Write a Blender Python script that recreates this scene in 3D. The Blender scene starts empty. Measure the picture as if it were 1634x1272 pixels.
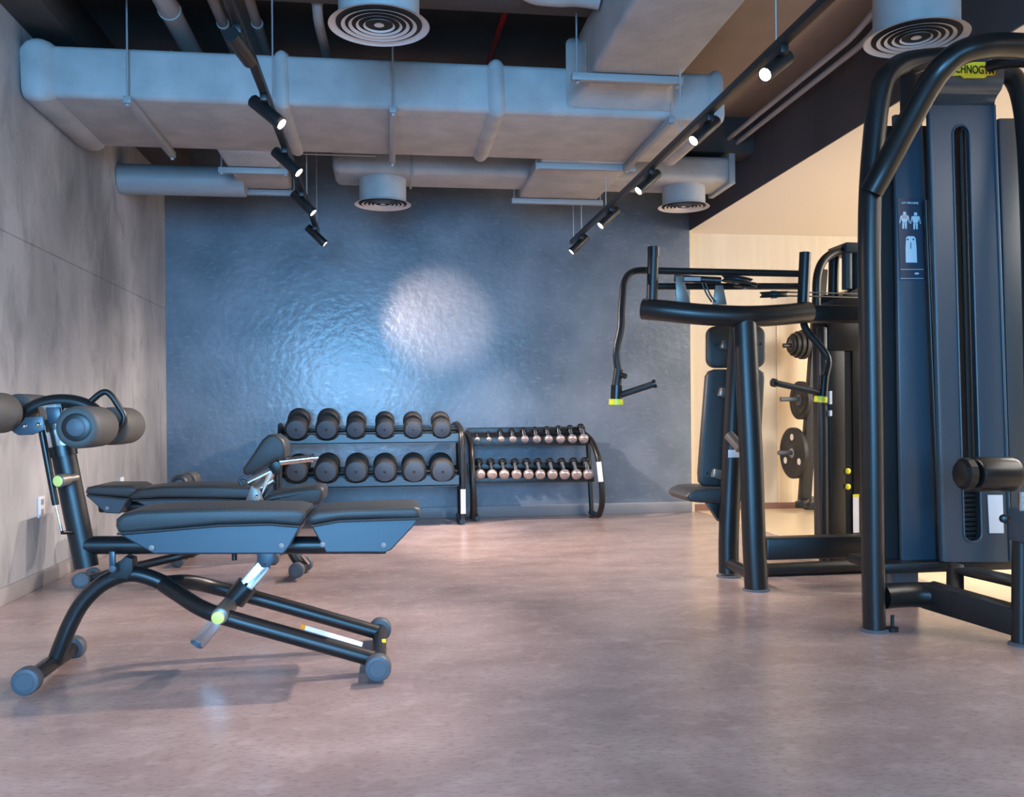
import bpy, bmesh, math, random
from mathutils import Vector, Matrix
V = Vector
random.seed(4)
SC = bpy.context.scene
COL = SC.collection
# ------------------------------------------------------------ camera
CH, FOC = 0.95, 1450.0
PSI = math.atan(197 / 1450); RHO = math.radians(.5)
SP, CP = math.sin(PSI), math.cos(PSI)
cd = bpy.data.cameras.new('camera'); cam = bpy.data.objects.new('camera', cd); COL.objects.link(cam)
cd.sensor_width = 36; cd.lens = 36 * FOC / 1634; cd.shift_y = 27 / 1634; cd.clip_start = .05
_f = V((SP, CP, 0)); _r = V((CP, -SP, 0)); _u = V((0, 0, 1))
_r2 = _r * math.cos(RHO) - _u * math.sin(RHO); _u2 = _r * math.sin(RHO) + _u * math.cos(RHO)
cam.matrix_world = Matrix(((_r2.x, _u2.x, -_f.x, 0), (_r2.y, _u2.y, -_f.y, 0), (_r2.z, _u2.z, -_f.z, CH), (0, 0, 0, 1)))
SC.camera = cam
# ------------------------------------------------------------ world, exposure
w = bpy.data.worlds.new('world'); SC.world = w; w.use_nodes = True
w.node_tree.nodes['Background'].inputs[0].default_value = (.45, .62, 1, 1)
w.node_tree.nodes['Background'].inputs[1].default_value = .6
SC.view_settings.view_transform = 'Standard'; SC.view_settings.look = 'None'
SC.view_settings.gamma = 1; SC.view_settings.use_curve_mapping = False
SC.view_settings.exposure = 0.68

# ------------------------------------------------------------ measuring helpers: a sight line met with a real plane
def ray(px, py):
    a = (px - 817) / FOC; b = (663 - py) / FOC
    xc = a * math.cos(RHO) + b * math.sin(RHO); yc = -a * math.sin(RHO) + b * math.cos(RHO)
    return V((SP + xc * CP, CP - xc * SP, yc))
def P(px, py, Y):
    d = ray(px, py); return V((0, 0, CH)) + d * (Y / d.y)
def G(px, py, Z=0.):
    d = ray(px, py); return V((0, 0, CH)) + d * ((Z - CH) / d.z)
def PX(px, py, X):
    d = ray(px, py); return V((0, 0, CH)) + d * (X / d.x)
def PS(pts, Y): return [P(a, b, Y) for a, b in pts]

def area(name, loc, target, sx, sy, power, col, spread=180):
    l = bpy.data.lights.new(name, 'AREA'); l.shape = 'RECTANGLE'; l.size = sx; l.size_y = sy
    l.energy = power; l.color = col; l.spread = math.radians(spread)
    o = bpy.data.objects.new(name, l); COL.objects.link(o); o.location = loc
    o.rotation_euler = (V(target) - V(loc)).to_track_quat('-Z', 'Y').to_euler()
    return o
# daylight through the windows behind the camera
area('window_daylight', (-.75, -2.92, 1.7), (-1.0, 5, 1.6), 2.2, 2.1, 145, (.19, .55, 1), 110)
area('window_daylight', (2.0, -2.92, 1.7), (2.0, 5, 1.5), 2.2, 2.1, 38, (.19, .55, 1), 120)
# unseen ceiling area lights filling the neighbouring room on the right
area('side_room_ceiling_light', (5.6, 5.4, 2.6), (5.2, 6.6, 0), 2.4, 3.2, 215, (1, .96, .90))
area('side_room_ceiling_light', (4.9, 2.2, 2.6), (4.9, 2.2, 0), 2.2, 2.6, 70, (1, .97, .92))

# ------------------------------------------------------------ materials
def mat(name, col, rough=.5, metal=0., noise=None, bump=0., bscale=50., spec=.5, coat=0., col2=None, nscale=3., detail=6, stretch=None, emit=None, lo=.35, hi=.65, anis=None):
    m = bpy.data.materials.new(name); m.use_nodes = True; nt = m.node_tree; b = nt.nodes['Principled BSDF']
    b.inputs['Base Color'].default_value = (*col, 1); b.inputs['Roughness'].default_value = rough
    b.inputs['Metallic'].default_value = metal; b.inputs['Specular IOR Level'].default_value = spec
    b.inputs['Coat Weight'].default_value = coat; b.inputs['Coat Roughness'].default_value = .15
    if emit:
        b.inputs['Emission Color'].default_value = (*emit[0], 1); b.inputs['Emission Strength'].default_value = emit[1]
    tc = nt.nodes.new('ShaderNodeTexCoord'); mp = nt.nodes.new('ShaderNodeMapping')
    nt.links.new(tc.outputs['Object'], mp.inputs[0])
    if stretch: mp.inputs['Scale'].default_value = stretch
    if col2:
        n = nt.nodes.new('ShaderNodeTexNoise'); n.inputs['Scale'].default_value = nscale; n.inputs['Detail'].default_value = detail
        nt.links.new(mp.outputs[0], n.inputs['Vector'])
        r = nt.nodes.new('ShaderNodeValToRGB'); r.color_ramp.elements[0].position = lo; r.color_ramp.elements[1].position = hi
        r.color_ramp.elements[0].color = (*col, 1); r.color_ramp.elements[1].color = (*col2, 1)
        nt.links.new(n.outputs[0], r.inputs[0]); nt.links.new(r.outputs[0], b.inputs['Base Color'])
    if bump:
        n2 = nt.nodes.new('ShaderNodeTexNoise'); n2.inputs['Scale'].default_value = bscale; n2.inputs['Detail'].default_value = 5
        nt.links.new(mp.outputs[0], n2.inputs['Vector'])
        bp = nt.nodes.new('ShaderNodeBump'); bp.inputs['Strength'].default_value = bump; bp.inputs['Distance'].default_value = .01
        nt.links.new(n2.outputs[0], bp.inputs['Height']); nt.links.new(bp.outputs[0], b.inputs['Normal'])
    return m
def mixnoise(m, scale, c2, stretch, lo, hi, fac=1., detail=8, into_rough=None, distort=0.):
    """second layer of irregular colour on top of a material (stains, worn patches)"""
    nt = m.node_tree; b = nt.nodes['Principled BSDF']
    tc = nt.nodes.new('ShaderNodeTexCoord'); mp = nt.nodes.new('ShaderNodeMapping'); mp.inputs['Scale'].default_value = stretch
    nt.links.new(tc.outputs['Object'], mp.inputs[0])
    n = nt.nodes.new('ShaderNodeTexNoise'); n.inputs['Scale'].default_value = scale; n.inputs['Detail'].default_value = detail
    n.inputs['Distortion'].default_value = distort
    nt.links.new(mp.outputs[0], n.inputs['Vector'])
    mr = nt.nodes.new('ShaderNodeMapRange'); mr.inputs[1].default_value = lo; mr.inputs[2].default_value = hi; mr.inputs[4].default_value = fac
    nt.links.new(n.outputs[0], mr.inputs[0])
    mx = nt.nodes.new('ShaderNodeMix'); mx.data_type = 'RGBA'
    src = b.inputs['Base Color'].links[0].from_socket if b.inputs['Base Color'].links else None
    if src: nt.links.new(src, mx.inputs[6])
    else: mx.inputs[6].default_value = b.inputs['Base Color'].default_value
    mx.inputs[7].default_value = (*c2, 1)
    nt.links.new(mr.outputs[0], mx.inputs[0]); nt.links.new(mx.outputs[2], b.inputs['Base Color'])
    if into_rough:
        m2 = nt.nodes.new('ShaderNodeMapRange'); m2.inputs[1].default_value = lo; m2.inputs[2].default_value = hi
        m2.inputs[3].default_value, m2.inputs[4].default_value = into_rough
        nt.links.new(n.outputs[0], m2.inputs[0]); nt.links.new(m2.outputs[0], b.inputs['Roughness'])
    return m

M = {}
M['floor'] = mat('vinyl_floor', (.305, .222, .206), .26, col2=(.40, .308, .288), nscale=2.2, detail=9, stretch=(1, 1.6, 1), spec=.5, bump=.03, bscale=180)
mixnoise(M['floor'], 38, (.22, .15, .14), (1, 2.2, 1), .5, .78, .75)
mixnoise(M['floor'], 11, (.50, .39, .36), (1, 1.3, 1), .52, .72, .45)
M['wood'] = mat('oak_floor', (.60, .46, .28), .3, col2=(.70, .56, .38), nscale=6, stretch=(.6, 6, 1))
M['lwall'] = mat('board_marked_concrete', (.235, .24, .25), .6, col2=(.56, .56, .57), nscale=1.0, detail=10, stretch=(1, 1.1, .6), bump=.3, bscale=30)
mixnoise(M['lwall'], 5, (.17, .175, .185), (1, 1.25, .6), .52, .75, .6, distort=.6)
mixnoise(M['lwall'], 9, (.62, .62, .63), (1, 1.8, .35), .58, .78, .4, distort=.4)
def joints(m, zs, ys, wdt, dark):
    nt = m.node_tree; b = nt.nodes['Principled BSDF']; tc = nt.nodes.new('ShaderNodeTexCoord'); sx = nt.nodes.new('ShaderNodeSeparateXYZ'); nt.links.new(tc.outputs['Object'], sx.inputs[0])
    acc = None
    for ax, vals in ((2, zs), (1, ys)):
        for v in vals:
            c = nt.nodes.new('ShaderNodeMath'); c.operation = 'COMPARE'; nt.links.new(sx.outputs[ax], c.inputs[0]); c.inputs[1].default_value = v; c.inputs[2].default_value = wdt
            if acc is None: acc = c
            else:
                a = nt.nodes.new('ShaderNodeMath'); a.operation = 'MAXIMUM'; nt.links.new(acc.outputs[0], a.inputs[0]); nt.links.new(c.outputs[0], a.inputs[1]); acc = a
    n = nt.nodes.new('ShaderNodeTexNoise'); n.inputs['Scale'].default_value = 3; nt.links.new(tc.outputs['Object'], n.inputs['Vector'])
    g = nt.nodes.new('ShaderNodeMath'); g.operation = 'MULTIPLY'; nt.links.new(acc.outputs[0], g.inputs[0]); nt.links.new(n.outputs[0], g.inputs[1])
    mx = nt.nodes.new('ShaderNodeMix'); mx.data_type = 'RGBA'; nt.links.new(b.inputs['Base Color'].links[0].from_socket, mx.inputs[6]); mx.inputs[7].default_value = (*dark, 1)
    nt.links.new(g.outputs[0], mx.inputs[0]); nt.links.new(mx.outputs[2], b.inputs['Base Color'])
joints(M['lwall'], (1.93, ), (), .004, (.07, .065, .065))
M['bwall'] = mat('lacquered_plaster', (.088, .115, .152), .36, col2=(.165, .195, .24), nscale=1.8, detail=10, bump=.24, bscale=17, spec=.5, coat=.3)
for l_ in list(M['bwall'].node_tree.nodes['Principled BSDF'].inputs['Normal'].links): M['bwall'].node_tree.links.new(l_.from_socket, M['bwall'].node_tree.nodes['Principled BSDF'].inputs['Coat Normal'])
mixnoise(M['bwall'], 14, (.27, .275, .30), (1.0, 1, 2.4), .58, .8, .6, into_rough=(.36, .22))
M['plaster'] = mat('grey_plaster', (.30, .28, .28), .8, col2=(.36, .34, .34), bump=.1)
M['ceil'] = mat('dark_ceiling', (.055, .047, .046), .9, col2=(.085, .07, .066), nscale=1.5, bump=.2, bscale=20)
M['soffit'] = mat('brown_soffit', (.30, .235, .20), .8, col2=(.34, .27, .235))
M['beam'] = mat('dark_beam_paint', (.058, .05, .052), .75, col2=(.085, .072, .075), nscale=2, detail=9, stretch=(1, 1, .4), bump=.1)
M['cream'] = mat('cream_paint', (.80, .74, .68), .7)
M['cwall'] = mat('cream_wall', (.66, .54, .385), .6, col2=(.70, .585, .43), nscale=3, stretch=(5, 1, .3))
M['honey'] = mat('honey_strip', (.72, .52, .30), .35, col2=(.78, .62, .40), nscale=2.5, stretch=(5, 1, .4))  # honey tone with upright streaks, for the narrow wall strips
M['base'] = mat('metal_baseboard', (.20, .20, .22), .4)
M['basebrown'] = mat('brown_baseboard', (.25, .12, .08), .5)
M['duct'] = mat('wrapped_duct_cloth', (.34, .335, .335), .65, col2=(.43, .42, .42), nscale=5, bump=.35, bscale=16)
mixnoise(M['duct'], 60, (.40, .38, .38), (1, 1, 1), .5, .8, .5)
M['spiral'] = mat('grey_duct_paint', (.28, .30, .32), .5, bump=.05)
M['diff'] = mat('white_diffuser', (.62, .57, .56), .45)
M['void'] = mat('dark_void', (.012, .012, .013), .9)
M['strut'] = mat('galvanised_strut', (.30, .30, .305), .5)
M['rod'] = mat('threaded_rod', (.45, .46, .48), .4, metal=.6)
M['pipe'] = mat('pale_pipe', (.36, .32, .31), .5)
M['pipebrown'] = mat('brown_pipe', (.26, .21, .20), .5)
M['red'] = mat('red_pipe', (.30, .012, .012), .4)
M['track'] = mat('black_track', (.012, .012, .013), .4)
M['black'] = mat('black_powder_coat', (.012, .011, .011), .36, metal=.0, spec=.5, bump=.02, bscale=400)
M['blackg'] = mat('gloss_black_powder_coat', (.010, .0095, .009), .30, spec=.45)
M['panel'] = mat('charcoal_panel', (.038, .062, .086), .34, spec=.6, bump=.02, bscale=300)
M['pad'] = mat('charcoal_upholstery', (.040, .042, .043), .45, spec=.5, bump=.12, bscale=260)
M['foam'] = mat('grey_foam_roller', (.075, .076, .072), .6, bump=.06, bscale=200)
M['rubber'] = mat('black_rubber', (.016, .016, .017), .55, bump=.1, bscale=200)
M['rface'] = mat('dumbbell_end_face', (.075, .10, .13), .5)
M['capb'] = mat('grey_rubber_cap', (.085, .10, .12), .5)
M['chrome'] = mat('chrome', (.80, .79, .78), .14, metal=1)
M['chromeh'] = mat('satin_chrome_head', (.72, .60, .56), .38, metal=.75)
M['knobbr'] = mat('grey_metal_knob', (.20, .18, .16), .35, metal=.5)
M['yellow'] = mat('yellow_plastic', (.88, .76, .03), .4)
M['ybright'] = mat('pale_yellow_knob', (.92, .80, .20), .4)
M['white'] = mat('white_label', (.80, .80, .82), .5)
M['orange'] = mat('orange_label', (.85, .32, .02), .5)
M['slab'] = mat('placard_blue', (.030, .045, .070), .4)
M['ink'] = mat('placard_white', (.60, .68, .72), .5)
M['skin'] = mat('placard_pink', (.62, .38, .36), .5)
M['lens'] = mat('lamp_lens', (1, 1, 1), .3, emit=((1, .95, .88), 22))
M['glass'] = mat('window_glass', (.8, .9, 1), .05); M['glass'].node_tree.nodes['Principled BSDF'].inputs['Transmission Weight'].default_value = 1

# ------------------------------------------------------------ mesh helpers
def frame_for(t, up):
    t = t.normalized(); s = t.cross(up)
    if s.length < 1e-4: s = t.cross(V((1, 0, 0)))
    s.normalize(); return s, s.cross(t).normalized()
def tube(bm, pts, r, seg=14, up=None, ell=None, caps=True):
    """swept tube; r number or list; ell = (a, b) half sizes along side / up instead of r"""
    pts = [V(p) for p in pts]; n = len(pts)
    ts = []
    for i in range(n):
        a = pts[max(i - 1, 0)]; c = pts[min(i + 1, n - 1)]; d = (c - a)
        if 0 < i < n - 1: d = (pts[i] - a).normalized() + (c - pts[i]).normalized()
        ts.append(d.normalized())
    u0 = V(up) if up else (V((0, 0, 1)) if abs(ts[0].z) < .9 else V((0, 1, 0)))
    s, u = frame_for(ts[0], u0); rings = []
    for i in range(n):
        if i:
            if up: s, u = frame_for(ts[i], V(up))
            else:
                q = ts[i - 1].rotation_difference(ts[i]); s = q @ s; u = q @ u
        k = 1.
        if 0 < i < n - 1:
            cs = (pts[i] - pts[i - 1]).normalized().dot(ts[i]); k = 1 / max(cs, .6)
        ra = r[i] if isinstance(r, (list, tuple)) else r
        a, b = (ell[i] if isinstance(ell[0], (list, tuple)) else ell) if ell else (ra, ra)
        rings.append([bm.verts.new(pts[i] + s * math.cos(2 * math.pi * j / seg) * a + u * math.sin(2 * math.pi * j / seg) * b) for j in range(seg)])
    for i in range(n - 1):
        for j in range(seg):
            bm.faces.new((rings[i][j], rings[i][(j + 1) % seg], rings[i + 1][(j + 1) % seg], rings[i + 1][j]))
    if caps:
        bm.faces.new(rings[0][::-1]); bm.faces.new(rings[-1])
def fillet(pts, rad, n=7):
    pts = [V(p) for p in pts]; out = [pts[0]]
    for i in range(1, len(pts) - 1):
        a, b, c = pts[i - 1], pts[i], pts[i + 1]
        d1 = min(rad, (a - b).length * .49); d2 = min(rad, (c - b).length * .49)
        p = b + (a - b).normalized() * d1; q = b + (c - b).normalized() * d2
        for k in range(n + 1):
            t = k / n; out.append(p * (1 - t) ** 2 + b * 2 * t * (1 - t) + q * t * t)
    out.append(pts[-1]); return out
def smooth_path(pts, n=6):
    pts = [V(p) for p in pts]; q = [pts[0]] + pts + [pts[-1]]; out = []
    for i in range(1, len(q) - 2):
        p0, p1, p2, p3 = q[i - 1:i + 3]
        for k in range(n):
            t = k / n
            out.append(.5 * ((2 * p1) + (p2 - p0) * t + (2 * p0 - 5 * p1 + 4 * p2 - p3) * t * t + (3 * p1 - p0 - 3 * p2 + p3) * t ** 3))
    out.append(pts[-1]); return out
def lathe(bm, o, d, prof, seg=28):
    """profile [(distance along d, radius)] spun about the axis o + t d"""
    o = V(o); d = V(d).normalized(); s, u = frame_for(d, V((0, 0, 1)) if abs(d.z) < .9 else V((0, 1, 0))); rings = []
    for t, r in prof:
        rings.append([bm.verts.new(o + d * t + s * math.cos(2 * math.pi * j / seg) * max(r, 1e-4) + u * math.sin(2 * math.pi * j / seg) * max(r, 1e-4)) for j in range(seg)])
    for i in range(len(rings) - 1):
        for j in range(seg):
            bm.faces.new((rings[i][j], rings[i][(j + 1) % seg], rings[i + 1][(j + 1) % seg], rings[i + 1][j]))
    bm.faces.new(rings[0][::-1]); bm.faces.new(rings[-1])
def merge(bm, t):
    me = bpy.data.meshes.new('t'); t.to_mesh(me); t.free(); bm.from_mesh(me); bpy.data.meshes.remove(me)
def box(bm, lo, hi, bev=0., seg=2, rot=None):
    t = bmesh.new(); lo = V(lo); hi = V(hi)
    bmesh.ops.create_cube(t, size=1); c = (lo + hi) / 2; sz = hi - lo
    for v in t.verts: v.co = V((v.co.x * sz.x, v.co.y * sz.y, v.co.z * sz.z))
    if bev: bmesh.ops.bevel(t, geom=t.edges[:], offset=bev, segments=seg, profile=.5, affect='EDGES')
    if rot is not None:
        for v in t.verts: v.co = rot @ v.co
    for v in t.verts: v.co += c
    merge(bm, t)
def bar(bm, a, b, w, h, bev=0., up=(0, 0, 1)):
    """rectangular bar from a to b, w across, h along up"""
    a = V(a); b = V(b); d = (b - a); s, u = frame_for(d, V(up)); rot = Matrix((s, d.normalized(), u)).transposed()
    L = d.length; c = (a + b) / 2
    box(bm, c - V((w / 2, L / 2, h / 2)), c + V((w / 2, L / 2, h / 2)), bev, rot=rot)
def prism(bm, front, ext, bev=0., seg=2):
    """closed outline (3-D points) pushed along ext, edges rounded"""
    t = bmesh.new(); ext = V(ext); a = [t.verts.new(V(p)) for p in front]; b = [t.verts.new(V(p) + ext) for p in front]; n = len(a)
    t.faces.new(a); t.faces.new(b[::-1])
    for i in range(n): t.faces.new((a[(i + 1) % n], a[i], b[i], b[(i + 1) % n]))
    bmesh.ops.recalc_face_normals(t, faces=t.faces[:])
    if bev:
        es = [e for e in t.edges if any(len(f.verts) == n for f in e.link_faces)] if n > 4 else t.edges[:]
        bmesh.ops.bevel(t, geom=es, offset=bev, segments=seg, profile=.5, affect='EDGES')
    merge(bm, t)
def rrect(cx, cy, w, h, r, n=5):
    out = []
    for (sx, sy, a0) in ((1, 1, 0), (-1, 1, 90), (-1, -1, 180), (1, -1, 270)):
        for k in range(n + 1):
            a = math.radians(a0 + 90 * k / n); out.append((cx + sx * (w / 2 - r) + r * math.cos(a), cy + sy * (h / 2 - r) + r * math.sin(a)))
    return out
def text_mesh(bm, body, size, origin, right, up, depth=.001, width=None):
    c = bpy.data.curves.new('t', 'FONT'); c.body = body; c.size = size; c.extrude = depth; c.align_x = 'CENTER'; c.align_y = 'CENTER'; c.offset = size * .012
    o = bpy.data.objects.new('t', c); COL.objects.link(o); dg = bpy.context.evaluated_depsgraph_get()
    me = bpy.data.meshes.new_from_object(o.evaluated_get(dg)); n = V(right).cross(V(up)).normalized()
    xs = [v.co.x for v in me.vertices]; k = width / (max(xs) - min(xs)) if width else 1
    for v in me.vertices: v.co = V(origin) + V(right) * v.co.x * k + V(up) * v.co.y + n * v.co.z
    bm.from_mesh(me); bpy.data.objects.remove(o); bpy.data.meshes.remove(me)

class B:
    """collects shapes; done() links them as one mesh object"""
    def __init__(s): s.bm = bmesh.new()
    def __getattr__(s, k):
        f = globals()[k]; 
        def g(*a, **kw): f(s.bm, *a, **kw); return s
        return g
    def done(s, name, m, parent=None, ang=40, label=None, base=None):
        bmesh.ops.recalc_face_normals(s.bm, faces=s.bm.faces[:])
        org = V(parent['_o']) if parent is not None else (V(base) if base is not None else V((0, 0, 0)))
        for v in s.bm.verts: v.co -= org
        me = bpy.data.meshes.new(name); s.bm.to_mesh(me); s.bm.free(); me.shade_smooth(); me.set_sharp_from_angle(angle=math.radians(ang))
        me.materials.append(M[m] if isinstance(m, str) else m)
        o = bpy.data.objects.new(name, me); COL.objects.link(o)
        if parent is not None: o.parent = parent; o['_o'] = list(org)
        else: o.location = org; o['_o'] = list(org)
        if label: o['label'] = label
        return o
def thing(name, label, cat, base, group=None):
    o = bpy.data.objects.new(name, None); o.empty_display_size = .05; COL.objects.link(o); o.location = V(base); o['_o'] = list(base)
    o['label'] = label; o['category'] = cat
    if group: o['group'] = group
    return o
def tag(o, label, cat, group=None):
    o['label'] = label; o['category'] = cat
    if group: o['group'] = group
    return o
def struct(o): o['kind'] = 'structure'; return o
def copy_tree(o, parent=None):
    c = o.copy(); COL.objects.link(c)
    if parent is not None: c.parent = parent
    for ch in [k for k in COL.objects if k.parent == o]: copy_tree(ch, c)
    return c

# ================================================================ THE ROOM
XL, XB, YB, YF, ZC, ZR = -1.97, 2.9, 8.48, -3.0, 3.38, 2.725
struct(B().box((XL - .2, YF - .2, -.1), (2.99, YB + .2, 0)).done('floor', 'floor'))
struct(B().box((2.99, YF - .2, -.1), (7.2, 9.1, 0)).done('floor_right', 'wood'))
struct(B().box((XL - .2, YF - .2, -.0), (XL, YB + .2, ZC)).done('wall_left', 'lwall'))
struct(B().box((XL, YB, 0), (XB, YB + .2, ZC)).done('wall_back', 'bwall'))
struct(B().box((XB, YB, 0), (XB + .03, YB + .14, ZR)).done('trim_2', 'honey'))
struct(B().box((XL - .2, YF - .2, ZC), (XB + .35, YB + .2, ZC + .15)).done('ceiling', 'ceil'))
struct(B().box((XB, YF, ZR), (XB + .01, YB + .2, ZR + .12)).box((XB, YF, ZR + .12), (XB + .35, YB + .2, ZC)).done('trim_3', 'beam'))
struct(B().box((XB + .01, YF - .2, ZR), (7.2, 9.1, ZR + .12)).done('ceiling_right', 'cream'))
struct(B().box((XB + .03, 8.62, 0), (7.2, 8.8, ZR)).done('wall_right_back', 'cwall'))
struct(B().box((7.0, YF, 0), (7.2, 9.0, ZR)).done('wall_right', 'cream'))
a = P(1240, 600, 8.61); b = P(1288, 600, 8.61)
struct(B().box((a.x, 8.608, .0), (b.x, 8.62, 1.95)).done('trim_4', 'honey'))  # upright honey-coloured strip on the side room's back wall, below the ceiling
struct(B().box((XB + .03, 8.6, 0), (7.0, 8.62, .06)).done('baseboard_right', 'basebrown'))
struct(B().box((XL, YB - .015, 0), (XB, YB, .105), .004).done('baseboard_back', 'base'))
struct(B().box((XL, YF, 0), (XL + .012, YB, .09), .003).done('baseboard_left', 'plaster'))
# front wall behind the camera, with two window openings (the wall also closes the side room)
f = B()
def wall_with_holes(f, x0, x1, z1, holes, y0, y1):
    xs = x0
    for (a, b, lo, hi) in holes:
        f.box((xs, y0, 0), (a, y1, z1)); f.box((a, y0, 0), (b, y1, lo)); f.box((a, y0, hi), (b, y1, z1)); xs = b
    f.box((xs, y0, 0), (x1, y1, z1))
HO = [(-1.85, .35, .65, 2.75), (.9, 3.1, .65, 2.75)]
wall_with_holes(f, XL, 7.0, ZC, HO, YF - .2, YF)
struct(f.done('wall_front', 'plaster'))
for i, (a, b, lo, hi) in enumerate(HO):
    f = B()
    for (p, q) in (((a, lo), (b, lo + .05)), ((a, hi - .05), (b, hi)), ((a, lo), (a + .05, hi)), ((b - .05, lo), (b, hi)), (((a + b) / 2 - .02, lo), ((a + b) / 2 + .02, hi))):
        f.box((p[0], YF - .12, p[1]), (q[0], YF - .06, q[1]), .004)
    o = struct(f.done('window_%d' % (i + 1), 'track'))
    B().box((a + .05, YF - .095, lo + .05), (b - .05, YF - .085, hi - .05)).done('pane', 'glass', o)
# ceiling downstand beams and slab edge above the ducts
struct(B().box((2.0, YF, 3.30), (XB, 7.6, ZC), .004).done('trim_8', 'soffit'))
struct(B().box((XL, 4.75, 3.16), (1.3, 4.95, ZC), .005).done('trim_5', 'ceil'))
struct(B().box((XL, 6.9, 3.02), (XB, 7.15, ZC), .005).done('trim_6', 'ceil'))
struct(B().box((XL, YF, 3.1), (XL + .22, YB, ZC), .005).done('trim_7', 'ceil'))

# ================================================================ DUCTS
D0, D1, DZ0, DZ1 = 5.25, 6.2, 2.715, 3.0
def rect_tube_x(b, x0, x1, y0, y1, z0, z1, bev):
    b.box((x0, y0, z0), (x1, y1, z1), bev, 4)
dm = thing('main_air_duct', 'large grey wrapped rectangular air duct spanning the room below the ceiling', 'air duct', (0.03, 5.72, DZ0))
b = B(); rect_tube_x(b, XL + .012, 2.03, D0, D1, DZ0, DZ1, .035); b.done('duct_body', 'duct', dm)
def swell(x, wid, big=.035, lean=0):
    b = B(); n = 7
    rings = []
    for k in range(n):
        t = k / (n - 1); o = big * math.sin(math.pi * t) ** .7 + .001
        y0, y1, z0, z1 = D0 - o, D1 + o, DZ0 - o, DZ1 + o; r = .05
        ring = []
        for (cy, cz) in rrect((y0 + y1) / 2, (z0 + z1) / 2, y1 - y0, z1 - z0, r, 4):
            ring.append(b.bm.verts.new((x + (t - .5) * wid + .015 * math.sin(cy * 9 + cz * 7), cy, cz)))
        rings.append(ring)
    m = len(rings[0])
    for i in range(n - 1):
        for j in range(m): b.bm.faces.new((rings[i][j], rings[i][(j + 1) % m], rings[i + 1][(j + 1) % m], rings[i + 1][j]))
    b.done('flange_cover', 'duct', dm, ang=60)
swell(P(452, 170, D0).x, .085, .026); swell(P(795, 175, D0).x, .10, .028); swell(XL + .10, .17, .03); swell(1.985, .09, .02)
def strut_x(b, x, y0, y1, z): b.bar((x, y0, z), (x, y1, z), .035, .035, .003)
def hanger(nm, lab, struts, rods, grp='duct hangers'):
    c = sum((V(s[0]) for s in struts), V((0, 0, 0))) / len(struts)
    h = thing('duct_hanger', lab, 'hanger', c, grp)
    for (a, e) in struts: B().bar(a, e, .04, .04, .003).done('strut', 'strut', h)
    for (x, y, z0) in rods:
        B().tube([(x, y, z0), (x, y, ZC)], .0055, 8).done('threaded_rod', 'rod', h)
        B().lathe((x, y, z0 - .006), (0, 0, 1), [(-.012, .012), (.0, .012)], 6).done('nut', 'rod', h)
for px, lab in ((207, 'thin steel strap hanger under the main duct near the left wall'), (627, 'thin steel strap hanger under the main duct mid-span behind the near diffuser')):
    x = P(px, 160, D0).x
    hanger('h', lab, [((x, D0 - .06, DZ0 - .022), (x, D1 + .06, DZ0 - .022))], [(x, D0 - .045, DZ0 - .04), (x, D1 + .045, DZ0 - .04)])
x = P(1068, 190, D0).x
hanger('h', 'steel strap hanger under the right end of the main duct', [((x, D0 - .06, DZ0 - .022), (x, D1 + .06, DZ0 - .022))], [(x, D0 - .045, DZ0 - .04), (x, D1 + .045, DZ0 - .04)])
# cross duct coming towards the camera
xa, xb = P(925, 130, 5.2).x, P(1062, 130, 5.2).x
cz0 = P(990, 150, 5.2).z
ca = thing('branch_air_duct', 'pale wrapped branch duct running from the main duct over the camera', 'air duct', ((xa + xb) / 2, 4, cz0))
b = B(); b.box((xa, 2.3, cz0), (xb, D0 - .005, cz0 + .36), .03, 4); b.done('duct_body', 'duct', ca)
b = B(); n = 6; rings = []
for k in range(n):
    t = k / (n - 1); o = .07 * (t ** 2)
    rings.append([b.bm.verts.new((px_, D0 - .22 + .215 * t, pz_)) for (px_, pz_) in rrect((xa + xb) / 2, cz0 + .13, xb - xa + 2 * o + .004, .27 + 2 * o, .04, 3)])
for i in range(n - 1):
    for j in range(len(rings[0])): b.bm.faces.new((rings[i][j], rings[i][(j + 1) % len(rings[0])], rings[i + 1][(j + 1) % len(rings[0])], rings[i + 1][j]))
b.bm.faces.new(rings[0]); b.bm.faces.new(rings[-1]); b.done('collar', 'duct', ca, ang=60)
sy = 4.9; sz = cz0 - .025
s0, s1 = P(912, 127, sy).x, P(1089, 134, sy).x
hanger('h', 'pale steel channel hanger carrying the branch duct in front of the main duct', [((s0, sy, sz), (s1, sy, sz))], [(s0 + .03, sy, sz - .02), (s1 - .03, sy, sz - .02)])
# far supply duct with the transition pieces
E0, E1, EZ0, EZ1 = 6.8, 7.25, 2.76, 2.96
xs0, xs1 = P(530, 260, E0).x, P(1172, 260, E0).x
de = thing('supply_air_duct', 'narrower grey duct near the back wall feeding two round diffusers', 'air duct', ((xs0 + xs1) / 2, 7, EZ0))
B().box((xs0, E0, EZ0), (xs1, E1, EZ1), .05, 4).done('duct_body', 'duct', de)
B().box((xs1 - .05, E0 - .02, EZ0 - .02), (xs1, E1 + .02, EZ1 + .02), .008).done('end_flange', 'spiral', de)
B().box((P(655, 270, E0).x, E0 - .006, EZ0 - .006), (P(655, 270, E0).x + .02, E1 + .006, EZ1 + .006), .002).done('band', 'strut', de)
t0, t1 = P(862, 250, 6.25).x, P(1008, 250, 6.25).x
dt = thing('transition_duct', 'short pale duct piece linking the main duct to the far supply duct', 'air duct', ((t0 + t1) / 2, 6.7, 2.64))
B().box((t0, D1 + .005, 2.716), (t1, 7.35, 2.80), .02, 3).done('duct_body', 'duct', dt)
tz = 2.69
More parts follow.
